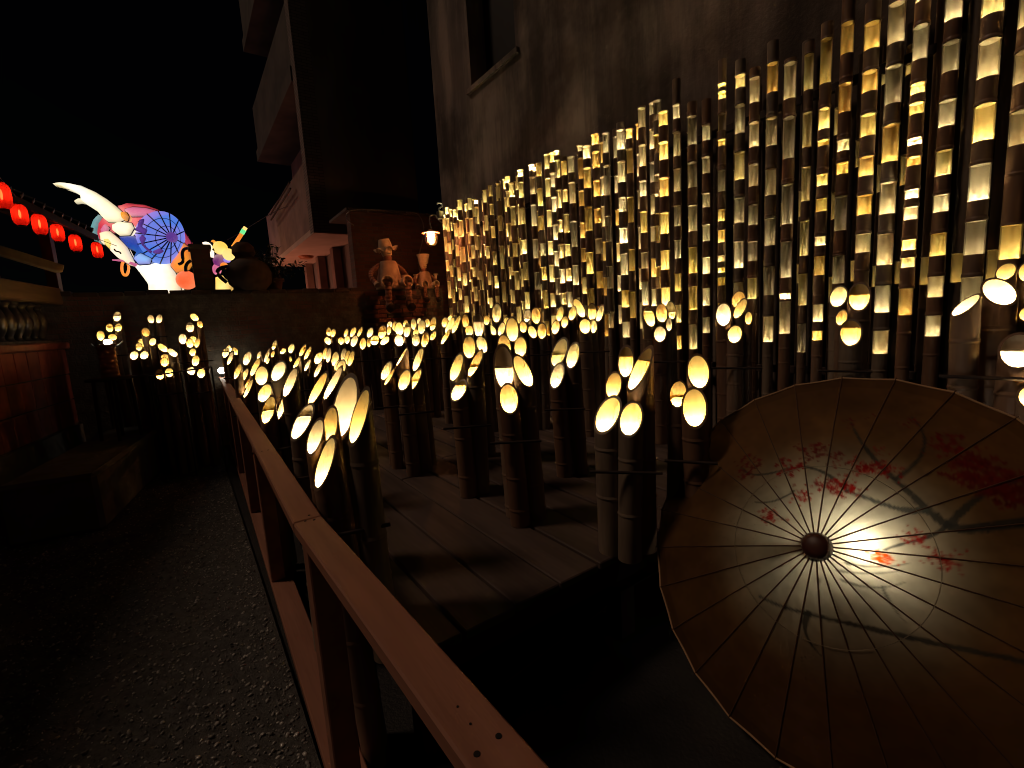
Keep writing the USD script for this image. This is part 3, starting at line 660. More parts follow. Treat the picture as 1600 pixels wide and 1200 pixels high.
cluster('middle front bamboo lanterns, one with a brown dark hood over white light', 'O', 2.45, [(620, 730, 110, 176, 0, 0, 1.3), (590, 535, 118, 262, 0, -.50, 2.0), (710, 558, 110, 192, -.58, 0, 1.6)], GD, lean=(.03, -.03))
cluster('three leaning bamboo lanterns with one dim grey-yellow oval, right of centre', 'O', 3.15, [(935, 442, 105, 165, .62, .38, .3), (1020, 462, 82, 150, .5), (922, 588, 88, 146, .55)], GD)
cluster('five small bamboo lanterns before the middle of the screen, two ovals paired below', 'O', 4.5, [(735, 213, 44, 76, .25, .25, .6), (790, 213, 56, 96, 0, 0, .8), (710, 283, 43, 68, 0, 0, 1.3), (767, 315, 52, 74, -.3, 0, 1.3), (827, 308, 54, 92, .08)], GD)
cluster('five small bamboo lanterns before the screen, the highest leaning left', 'O', 4.4, [(940, 203, 46, 86, .4), (1018, 198, 50, 83, .4), (913, 285, 50, 78, .28, 0, 1.4), (970, 252, 43, 68, .28, 0, 1.4), (1060, 165, 72, 116, -.62)], GD)
cluster('four small bamboo lanterns behind the tall pointed tube', 'O', 4.1, [(1140, 190, 52, 100, 0, -.7, 1.5), (1190, 198, 48, 95, .55, 0, 1.4), (1097, 278, 68, 88, 0, 0, 1.3), (1147, 278, 46, 82, 0, 0, 1.3)], GD)
cluster('five bamboo lanterns with one deep yellow oval lowest, before the screen', 'M', 3.75, [(618, 218, 70, 125, -.35, .78, 1.3), (695, 197, 70, 115, -.08), (755, 180, 56, 110, -.2, .4, .6), (742, 268, 36, 82, 0), (685, 327, 71, 97, 0, 0, .8)], GD)
cluster('five bamboo lanterns with two overlapping yellow ovals and one white, before the screen', 'M', 3.1, [(1082, 205, 90, 148, .03, 0, 2.2), (1175, 112, 80, 108, .15, 0, .6), (1186, 168, 82, 125, .65, 0, .6), (1152, 328, 86, 115, .08, 0, 1.3), (1238, 228, 44, 86, 0, 0, 1.3)], GD)
cluster('front bamboo lanterns left of the parasol with a tall pointed rear tube', 'M', 2.02, [(472, 500, 92, 190, .2, -.70, 2.0), (560, 545, 150, 262, .84, -.72, 1.4), (395, 648, 95, 160, .25), (358, 830, 155, 215, .56), (503, 857, 135, 205, .25, 0, 1.8)], GD)
cluster('three bamboo lanterns with large upright ovals just behind the parasol', 'M', 1.98, [(925, 562, 130, 215, -.12), (900, 787, 145, 248, .03), (798, 702, 100, 168, .08, .3)], GD)
cluster('four bamboo lanterns with half-moon openings above the parasol', 'E', 2.75, [(440, 653, 104, 145, .18), (570, 655, 130, 200, 0, -.60), (460, 785, 70, 108, .2), (517, 880, 128, 190, 0, -.72)], GD)
cluster('large bamboo lanterns at the right edge with a big round white opening', 'V', 1.75, [(295, 415, 180, 180, .82), (520, 325, 230, 245, -.4, 0, 2.0), (565, 190, 130, 150, .2, 0, .6), (720, 190, 140, 200, 0), (725, 470, 140, 150, .1, 0, .7)], GD)
cluster('cut-off bamboo lanterns lowest at the right edge behind the parasol rim', 'V', 1.6, [(650, 720, 250, 320, 0, -.52, 1.4), (770, 1030, 245, 240, 0)], GD)
cluster('five bamboo lanterns rising behind the clay jar lamp', 'T', 5.5, [(420, 163, 85, 125, .25, .55), (342, 280, 80, 105, .1, .5, .8), (433, 278, 78, 100, .2, .6, 1.0), (248, 362, 84, 130, .12), (372, 378, 88, 84, 0, 0, .4)], GL)
cluster('single pair of small twin bamboo lanterns high before the brick wall', 'T', 5.75, [(773, 190, 68, 105, 0, 0, .8), (857, 188, 70, 105, .3, 0, .8)], GL)
cluster('six bamboo lanterns between the clay jar lamp and the crossing pair', 'T', 5.3, [(718, 327, 82, 110, 0, 0, .4), (688, 440, 90, 110, -.2, 0, .8), (648, 478, 70, 100, .1, .38, .8), (790, 427, 75, 95, .3), (597, 568, 90, 105, .25, 0, 1.4), (703, 565, 88, 100, .25, 0, 1.4)], GL)
cluster('bamboo lanterns with two ovals leaning apart and one behind the thin metal rail', 'T', 5.1, [(897, 490, 100, 110, -.55), (997, 540, 92, 105, -.5), (925, 600, 90, 110, -.2, 0, .6), (913, 638, 85, 110, 0, 0, 1.2), (962, 747, 85, 110, .1), (865, 765, 85, 130, 0, -.48, 1.4)], GL)
cluster('tall stack of seven bamboo lanterns left of the railing end', 'T', 5.6, [(1225, 170, 80, 88, -.25), (1180, 275, 85, 120, .1, .7, .6), (1282, 243, 60, 85, -.2, 0, .8), (1103, 397, 85, 125, .1, 0, 1.4), (1178, 440, 78, 108, 0, 0, 1.4), (1212, 405, 74, 84, 0), (1255, 440, 65, 105, .55, 0, 1.4)], GL)
cluster('four low bamboo lanterns under the tall stack, two crossed by the thin metal rail', 'T', 5.35, [(1207, 535, 68, 90, .2), (1237, 622, 82, 125, .3, 0, 1.2), (1193, 730, 84, 90, 0), (1297, 752, 84, 115, .25, 0, 1.5)], GL)

# ------------------------------------------------------------------ oil-paper parasol
AZ, EL = -2.44445669, .52364539
NRM = np.array([math.cos(EL) * math.cos(AZ), math.cos(EL) * math.sin(AZ), math.sin(EL)])
RP, HP = .68, .68 * .17 / .42
CP = EYE + (np.array([.67426452, .93022477, .95081388]) - EYE) * RP / .42
AA = np.cross(NRM, [0, 0, 1.]); AA /= np.linalg.norm(AA); BB = np.cross(NRM, AA)
def cone(rho, th, off=0.0): return CP + rho * (np.cos(th) * AA + np.sin(th) * BB) + (HP * (1 - (rho / RP) ** 1.12) + off) * NRM
def oncone(x, y):                                      # pixel -> (a, b) in the canopy's plane coordinates
    r = ray(x, y); lo = 0
    w = onplane(x, y, CP, NRM); best = None
    for dep in np.linspace(.5, 4, 4000):
        P = EYE + r * dep - CP; a, b, h = P @ AA, P @ BB, P @ NRM; rho = math.hypot(a, b)
        if rho < RP * 1.15 and h < HP * (1 - (rho / RP) ** 1.12): return np.array([a, b])
    P = w - CP; return np.array([P @ AA, P @ BB])
NR = 26; TH0 = math.radians(1.35)
pz = thing('paper_parasol', 'large oil-paper parasol with painted red blossoms lying lit before the deck', 'parasol')
nth, nrho = 26 * 16, 110
th = TH0 + np.arange(nth) * 2 * np.pi / nth; rho = np.linspace(.035, RP, nrho)
V = np.zeros((nrho, nth, 3)); wob = np.zeros((nrho, nth))
for i, r_ in enumerate(rho):
    sag = -.006 * (r_ / RP) * np.sin((np.arange(nth) % 16) / 16 * np.pi) ** 1.0
    V[i] = CP + r_ * (np.cos(th)[:, None] * AA + np.sin(th)[:, None] * BB) * (1 - .0078 * (r_ / RP) ** 6 * np.sin((np.arange(nth) % 16) / 16 * np.pi))[:, None] + (HP * (1 - (r_ / RP) ** 1.12) + sag + .0015 * (meshkit.noise(np.c_[np.cos(th) * r_ * 40, np.sin(th) * r_ * 40, th * 0]) - .5))[:, None] * NRM
F_ = []
for i in range(nrho - 1):
    j = np.arange(nth); jn = (j + 1) % nth
    F_.append(np.c_[i * nth + j, i * nth + jn, (i + 1) * nth + jn]); F_.append(np.c_[i * nth + j, (i + 1) * nth + jn, (i + 1) * nth + j])
can = tri(V.reshape(-1, 3), np.vstack(F_))
# the painting: branches and blossoms, with lamp glow and shadow lines painted in
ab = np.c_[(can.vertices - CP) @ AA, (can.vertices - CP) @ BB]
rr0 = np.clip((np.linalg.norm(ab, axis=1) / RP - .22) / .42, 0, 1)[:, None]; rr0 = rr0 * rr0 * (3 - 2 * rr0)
col = np.array([.50, .44, .31]) * (1 - rr0) + np.array([.215, .108, .042]) * rr0  # ochre outside is the paper's own; pale centre carries the lamp-lit tone
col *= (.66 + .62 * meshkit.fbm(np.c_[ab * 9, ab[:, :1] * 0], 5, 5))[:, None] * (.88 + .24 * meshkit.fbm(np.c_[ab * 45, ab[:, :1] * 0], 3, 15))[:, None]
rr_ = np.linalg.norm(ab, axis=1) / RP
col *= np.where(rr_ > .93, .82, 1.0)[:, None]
cq = lambda x, y: oncone(1000 + .375 * x, 580 + .375 * y)
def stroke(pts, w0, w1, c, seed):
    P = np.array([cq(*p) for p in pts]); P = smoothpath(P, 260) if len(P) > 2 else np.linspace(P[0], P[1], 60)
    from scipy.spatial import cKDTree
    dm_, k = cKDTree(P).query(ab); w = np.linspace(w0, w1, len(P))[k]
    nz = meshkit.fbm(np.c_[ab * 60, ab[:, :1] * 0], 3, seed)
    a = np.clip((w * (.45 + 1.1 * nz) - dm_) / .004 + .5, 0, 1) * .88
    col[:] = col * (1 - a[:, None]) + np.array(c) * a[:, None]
INK_AND_SHADOW, RED, LIT_RED = (.05, .047, .038), (.34, .018, .018), (.46, .05, .015)  # the orange-red has the lamp's brightness painted into the blossom
stroke([(1650, 640), (1400, 655), (1280, 640), (1180, 560), (1060, 450), (960, 345), (880, 215)], .016, .003, INK_AND_SHADOW, 1)
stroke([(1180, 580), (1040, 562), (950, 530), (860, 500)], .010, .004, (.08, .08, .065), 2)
stroke([(860, 500), (780, 430), (700, 400), (560, 420), (420, 400)], .006, .003, INK_AND_SHADOW, 3)
stroke([(1280, 640), (1200, 690), (1110, 715), (1020, 745)], .006, .003, INK_AND_SHADOW, 4)
stroke([(640, 500), (560, 540), (480, 545)], .004, .002, INK_AND_SHADOW, 5)
stroke([(1060, 450), (1180, 260), (1130, 190)], .006, .002, INK_AND_SHADOW, 6)
stroke([(1290, 640), (1500, 480), (1650, 430)], .010, .004, INK_AND_SHADOW, 7)
stroke([(500, 940), (640, 995), (820, 1040), (1100, 1105), (1500, 1190), (1700, 1230)], .005, .007, INK_AND_SHADOW, 8)  # curved shadow line of the frame, put into the paint
stroke([(700, 1010), (690, 1090), (760, 1190)], .009, .002, INK_AND_SHADOW, 9)
for q_ in ([(820, 830), (930, 842), (1090, 830)], [(840, 870), (960, 900), (1100, 880)], [(1010, 900), (1060, 990), (1110, 1050)], [(860, 800), (1000, 815), (1120, 800)]): stroke(q_, .004, .001, (.12, .11, .08), 10)  # thin leaf-like shadow strokes painted into the paper
def blossom(x, y, r, dens, c, seed):
    o = cq(x, y); sc_ = np.linalg.norm(cq(x + r, y) - o); g_ = np.random.default_rng(seed)
    for _ in range(int(dens * 1.5)):
        q = o + g_.normal(size=2) * sc_ * np.array([.55, .42]); pr = min(sc_ * g_.uniform(.06, .19), .013)
        sel = np.where((abs(ab - q) < pr * 1.6).all(1))[0]
        if not len(sel): continue
        dv = ab[sel] - q; an = np.arctan2(dv[:, 1], dv[:, 0]) + g_.random() * 6
        a = np.clip((pr * (.8 + .25 * np.cos(5 * an)) - np.linalg.norm(dv, axis=1)) / .004 + .5, 0, 1) * g_.uniform(.6, .95)
        cc = np.array(c) * g_.uniform(.6, 1.15)
        col[sel] = col[sel] * (1 - a[:, None]) + cc * a[:, None]
for n_, (x, y, r_, de, c) in enumerate([(450, 390, 60, 26, (.20, .02, .018)), (620, 400, 70, 24, RED), (715, 330, 70, 30, (.24, .02, .018)), (845, 480, 65, 60, RED), (775, 475, 55, 34, RED), (670, 515, 45, 36, RED),
        (540, 610, 46, 40, RED), (940, 395, 65, 46, RED), (1020, 405, 60, 36, RED), (1150, 690, 55, 36, RED), (1010, 780, 50, 70, LIT_RED), (1262, 790, 60, 60, RED), (1300, 310, 95, 44, (.24, .02, .018)), (1130, 210, 40, 16, (.25, .02, .02)),
        (870, 212, 34, 12, (.2, .02, .02)), (1450, 440, 150, 90, (.20, .022, .018)), (1560, 520, 110, 50, (.20, .022, .018)), (1350, 380, 80, 26, (.22, .02, .018)), (820, 360, 60, 18, (.24, .02, .018)), (1000, 330, 40, 12, RED), (960, 190, 24, 8, (.2, .02, .02))]):
    blossom(x, y, r_, de, c, 40 + n_)
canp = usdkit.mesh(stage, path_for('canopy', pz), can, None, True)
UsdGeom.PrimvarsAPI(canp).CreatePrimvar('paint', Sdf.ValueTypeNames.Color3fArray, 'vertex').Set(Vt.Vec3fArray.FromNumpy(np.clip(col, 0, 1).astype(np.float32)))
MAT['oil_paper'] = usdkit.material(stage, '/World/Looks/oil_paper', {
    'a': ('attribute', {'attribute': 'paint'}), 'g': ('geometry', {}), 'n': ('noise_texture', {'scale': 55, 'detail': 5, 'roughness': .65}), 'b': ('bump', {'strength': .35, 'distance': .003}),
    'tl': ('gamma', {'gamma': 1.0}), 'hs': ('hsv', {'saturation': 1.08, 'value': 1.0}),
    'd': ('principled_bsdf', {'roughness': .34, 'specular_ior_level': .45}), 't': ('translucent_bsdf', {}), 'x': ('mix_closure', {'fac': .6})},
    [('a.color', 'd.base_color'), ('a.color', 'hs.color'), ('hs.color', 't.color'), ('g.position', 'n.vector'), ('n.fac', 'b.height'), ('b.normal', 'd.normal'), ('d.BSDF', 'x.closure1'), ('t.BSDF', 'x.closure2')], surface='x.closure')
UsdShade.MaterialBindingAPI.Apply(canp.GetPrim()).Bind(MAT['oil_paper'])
for k in range(NR):
    t_ = TH0 + k * 2 * math.pi / NR
    rs = np.linspace(.03, RP * 1.012, 14)
    obj('rib', tube([cone(r_, t_, .0022) for r_ in rs], np.linspace(.0024, .0018, 14), 6), 'rib_wood', pz, True)
    s0, s1 = CP + NRM * (HP - .20) + .016 * (math.cos(t_) * AA + math.sin(t_) * BB), cone(RP * .44, t_, -.012)
    obj('stretcher', tube([s0, s1], .0024, 5), 'rib_wood', pz, True)
hubc = CP + NRM * HP
obj('top_cap', lathe([(0, .030), (.022, .029), (.034, .022), (.041, .010), (.043, -.006), (.040, -.016), (0, -.016)], 28, NRM, hubc - NRM * .006), 'hub_wood', pz, 40)
obj('shaft', tube([hubc, hubc - NRM * .74], .011, 10), 'rib_wood', pz, True)
obj('runner', lathe([(0, .03), (.02, .03), (.024, 0), (.02, -.03), (0, -.03)], 18, NRM, hubc - NRM * .2), 'hub_wood', pz, 40)
tt = np.linspace(0, 2 * np.pi, 26 * 4 + 1)
obj('ring_thread', tube([cone(RP * .41, a, .0045 if i % 4 else .006) for i, a in enumerate(tt)], .0011, 5), 'thread', pz, True)
obj('rim_band', tube([cone(RP * (1.0 - .0078 * math.sin((i % 6) / 6 * math.pi)), TH0 + a, -.001 - .006 * math.sin((i % 6) / 6 * math.pi)) for i, a in enumerate(np.linspace(0, 2 * np.pi, 26 * 6 + 1))], .0042, 6), 'paper_edge', pz, True)
dr = []
for _ in range(260):
    t_, r_ = nrg.normal(math.radians(12), .75), RP * nrg.uniform(.25, .62)
    k = trimesh.creation.icosphere(1, nrg.uniform(.001, .0034)); k.vertices = k.vertices * np.array([1, 1, 1]) + cone(r_, t_, -.004 * (r_ / RP)); dr.append(k)
tag(obj('water_drops', cat(dr), 'drops', pz, True), kind='stuff')
# the lamp standing inside the parasol
lp = oncone(1338, 852); lr_ = math.hypot(*lp)
lc = cone(lr_, math.atan2(lp[1], lp[0]), -.050)
pl_ = thing('work_lamp', 'round bulb lamp shining through the oil-paper parasol from behind', 'lamp')
obj('bulb', ball(lc, .024, 2), 'parasol_bulb', pl_, True)
obj('bulb_holder', lathe([(0, 0), (.016, 0), (.016, -.07), (0, -.07)], 16, loc=lc - np.array([0, 0, .024])), 'metal_dark', pl_, 40)
obj('light_block_cup', lathe([(.010, -.052), (.026, -.048), (.034, -.036), (.036, -.036), (.028, -.052), (.010, -.056), (.010, -.052)], 24, loc=lc), 'metal_dark', pl_, 40)  # unseen cup added to keep bulb light off the lower canopy
obj('lamp_stem', tube([lc - np.array([0, 0, .09]), np.array([lc[0], lc[1], 0.02])], .007, 8), 'metal_dark', pl_, True)
obj('lamp_base', lathe([(0, 0), (.07, 0), (.06, .02), (0, .025)], 20, loc=(lc[0], lc[1], -.025)), 'metal_dark', pl_, 40)
cb = [onz(x, y, .012) for x, y in [(1110, 850), (1030, 892), (985, 918), (930, 962), (870, 1005), (815, 1048), (788, 1068)]]
tag(obj('power_cable', tube(smoothpath(cb, 50), .0035, 6), 'cable_skin', None, True), 'thin power cable crossing the dark ground from the parasol', 'cable')

# ------------------------------------------------------------------ left side: tiled parapet with balusters
LA, LE_, LN = np.array([-4.7, 4.3, 0]), np.array([-.41, .912, 0]), np.array([.912, .41, 0])
LX = np.array([LE_, LN, [0, 0, 1.]])
def lbox(t0, t1, n0, n1, z0, z1, c=0):
    b = chamf([t1 - t0, n1 - n0, z1 - z0], c) if c else trimesh.creation.box([t1 - t0, n1 - n0, z1 - z0])
    b.vertices = b.vertices @ LX + LA + LE_ * (t0 + t1) / 2 + LN * (n0 + n1) / 2 + np.array([0, 0, (z0 + z1) / 2]); return b
pv = thing('tiled_parapet', 'red tiled parapet with dark vase balusters and a worn timber top, far left', 'parapet')
T0, T1 = -3.0, 1.42
obj('backing', lbox(T0, T1, -.25, -.012, 0, 1.56), 'mortar', pv)
for z0, z1 in ((1.16, 1.445), (.86, 1.145), (.56, .845)):
    t = T0
    while t < T1 - .05:
        w = min(.235, T1 - t); obj('red_tile', lbox(t + .004, t + w - .004, -.011, .006 + rnd.uniform(-.002, .003), z0, z1, .004), rnd.choice(['red_tile', 'red_tile', 'red_tile_b']), pv); t += w
obj('tile_cap', lbox(T0, T1 + .03, -.28, .05, 1.452, 1.53, .012), 'red_tile', pv)
prof = [(0, 0), (.058, 0), (.058, .03), (.035, .05), (.03, .08), (.055, .13), (.076, .2), (.074, .26), (.05, .33), (.032, .37), (.035, .39), (.055, .41), (.055, .44), (0, .44)]
t = T0 + .08
while t < T1 - .05:
    obj('baluster', lathe(prof, 18, loc=LA + LE_ * t - LN * .1 + np.array([0, 0, 1.53])), 'glaze', pv, 40); t += .165
obj('top_timber', lbox(T0, T1 + .06, -.24, .06, 1.972, 2.16, .015), 'beam_wood', pv)
obj('plinth', lbox(T0, T1, -.012, .04, 0, .54), 'stone', pv)
tag(obj('stone_ledge', lbox(-1.2, 1.1, .35, .95, 0, .48, .03), 'stone'), 'low dark stone ledge on the ground before the tiled parapet', 'ledge')

ho = thing('shop_house', 'dark old shop house behind the row of red lanterns', 'building')
obj('wall', lbox(-6, 6.1, -2.6, -2.4, 0, 4.3), 'plaster_dark', ho)
obj('gable_wall', lbox(5.9, 6.1, -6.5, -2.6, 0, 3.6), 'plaster_dark', ho)
for t in (-3.4, -1.6, .2, 2.0, 3.8, 5.9): obj('wooden_post', lbox(t, t + .16, -1.62, -1.46, 0, 3.7), 'red_post', ho)
obj('eave_beam', lbox(-6, 6.2, -1.65, -1.43, 3.7, 3.85, .01), 'dark_wood', ho)
sl = tri([LA + LE_ * t + LN * n + np.array([0, 0, z]) for t in (-6, 6.3) for (n, z) in ((-.85, 3.62), (-4.4, 5.2), (-8.2, 3.62), (-8.2, 3.5), (-4.4, 5.08), (-.85, 3.5))], [(0, 1, 7), (0, 7, 6), (1, 2, 8), (1, 8, 7), (2, 3, 9), (2, 9, 8), (3, 4, 10), (3, 10, 9), (4, 5, 11), (4, 11, 10), (5, 0, 6), (5, 6, 11), (0, 5, 4), (0, 4, 1), (1, 4, 3), (1, 3, 2), (6, 7, 10), (6, 10, 11), (7, 8, 9), (7, 9, 10)])
sl.fix_normals(); obj('roof', sl, 'roof_tile', ho)
t = -5.9
while t < 6.2:
    obj('roof_rib', tube([LA + LE_ * t + LN * -.82 + np.array([0, 0, 3.65]), LA + LE_ * t + LN * -4.4 + np.array([0, 0, 5.24])], .05, 6), 'roof_tile', ho, True); t += .32
P0 = at(0, 392, 4.6); P1 = at(96, 421, 5.0)
tag(obj('timber_plank', beam(P0 + (P0 - P1) * .8, P1, .12, .085, .008), 'beam_wood'), 'worn timber plank end sticking out under the red lanterns', 'plank')

names = ['largest red paper lantern half cut off at the left edge', 'second red lantern of the row, from the left edge', 'third red lantern of the row, counted from the left edge', 'fourth red lantern of the row, before the gap', 'fifth red lantern of the row, just before the last one', 'last red lantern nearest the giant festival lantern']
for (x, y, w, h), nm in zip([(2, 306, 34, 46), (31, 336, 28, 36), (62, 351, 26, 35), (90, 364, 23, 30), (118, 380, 22, 29), (152, 391, 20, 27)], names):
    d = .18 * FPX / w * 1.42; c = at(x, y, d); r = .09; hh = h * d / FPX / 2 / 1.15
    t = thing('red_lantern', nm, 'lantern', 'red lanterns in a row at the left')
    a = np.linspace(-1, 1, 17); pf = [(r * (1 - abs(u) ** 4.5 * .45) * (1 - .025 * (i % 2)), hh * u) for i, u in enumerate(a)]
    obj('paper_shade', lathe(pf, 24, loc=c), 'cloth_red', t, True)
    for nm2, z in (('top_ring', hh), ('bottom_ring', -hh - .018)):
        obj(nm2, lathe([(.3 * r, 0), (.47 * r, 0), (.47 * r, .018), (.3 * r, .018), (.3 * r, 0)], 16, loc=c + np.array([0, 0, z])), 'black', t)
    obj('bulb', ball(c + np.array([0, 0, hh * .1]), 1.0, 2, (.014, .014, hh * .42)), 'lantern_core', t, True)
    obj('hanging_wire', tube([c + np.array([0, 0, hh]), c + np.array([0, 0, hh + .12])], .004, 5), 'black', t)
hp = [at(x, y, .18 * FPX / w * 1.42) + np.array([0, 0, .24]) for x, y, w in [(2, 306, 34), (31, 336, 28), (62, 351, 26), (90, 364, 23), (118, 380, 22), (152, 391, 20)]]
tag(obj('lantern_cable', tube(np.vstack([hp[0] + (hp[0] - hp[1]), hp, hp[-1] + (hp[-1] - hp[-2]) * 1.2]), .006, 6), 'black', None, True), 'dark cable the row of red lanterns hangs from', 'cable')

# clay jar with a lamp on a small table
jd = 4.9; jc = at(174, 590, jd); zt_ = jc[2]
js = FPX / jd
tb = thing('side_table', 'small dark table under the clay jar lamp', 'table')
obj('table_top', lathe([(0, 0), (.21, 0), (.22, -.012), (.21, -.025), (0, -.025)], 28, loc=(jc[0], jc[1], zt_)), 'dark_wood', tb, 40)
for a in (.6, 2.2, 3.7, 5.3): obj('leg', tube([(jc[0] + .15 * math.cos(a), jc[1] + .15 * math.sin(a), zt_ - .025), (jc[0] + .18 * math.cos(a), jc[1] + .18 * math.sin(a), -.02)], .016, 8), 'dark_wood', tb)
jr = 12 / js; jh = 52 / js
jar = thing('clay_jar', 'reddish ringed clay jar on the small dark table', 'jar')
pf = [(0, 0), (jr * .98, 0)] + [(jr * (1.0 - .1 * math.sin(u * 3.1) + .035 * math.sin(u * 44)), jh * u) for u in np.linspace(.02, .96, 40)] + [(jr * 1.06, jh * .97), (jr * 1.06, jh), (jr * .85, jh), (jr * .85, jh * .9), (0, jh * .9)]
obj('body', lathe(pf, 28, loc=(jc[0], jc[1], zt_)), 'terracotta_red', jar, 35)
jl = thing('jar_lamp', 'white glowing glass lamp with bent metal handle on the clay jar', 'lamp')
lc2 = np.array([jc[0], jc[1], zt_ + jh]); rt_ = np.array([.985, .17, 0]); 
obj('lamp_foot', lathe([(0, 0), (.05, 0), (.035, .015), (.02, .02), (0, .02)], 18, loc=lc2 - np.array([0, 0, jh * .1])), 'metal_grey', jl, 40)
obj('glass_globe', ball(lc2 + rt_ * .025 + np.array([0, 0, .02]), .036, 2, (1, 1, .85)), 'bulb_white', jl, True)
obj('handle', tube(smoothpath([lc2 + rt_ * .06, lc2 + rt_ * .10 + np.array([0, 0, -.025]), lc2 + rt_ * .14 + np.array([0, 0, .0]), lc2 + rt_ * .17 + np.array([0, 0, .025])], 14), .007, 8), 'metal_grey', jl, True)
obj('spout', tube(smoothpath([lc2 - rt_ * .05, lc2 - rt_ * .10 + np.array([0, 0, -.02]), lc2 - rt_ * .13 + np.array([0, 0, .015])], 12), .008, 8), 'metal_grey', jl, True)
mr = thing('metal_rail', 'thin dark metal rail crossing in front of the low left lanterns', 'rail')
a, b = at(233, 588, 4.9), at(330, 573, 5.0)
obj('bar', tube([a, b], .007, 8), 'metal_dark', mr, True)
for P in (a, b, (a + b) / 2): obj('upright', tube([P, (P[0], P[1], -.02)], .008, 8), 'metal_dark', mr, True)

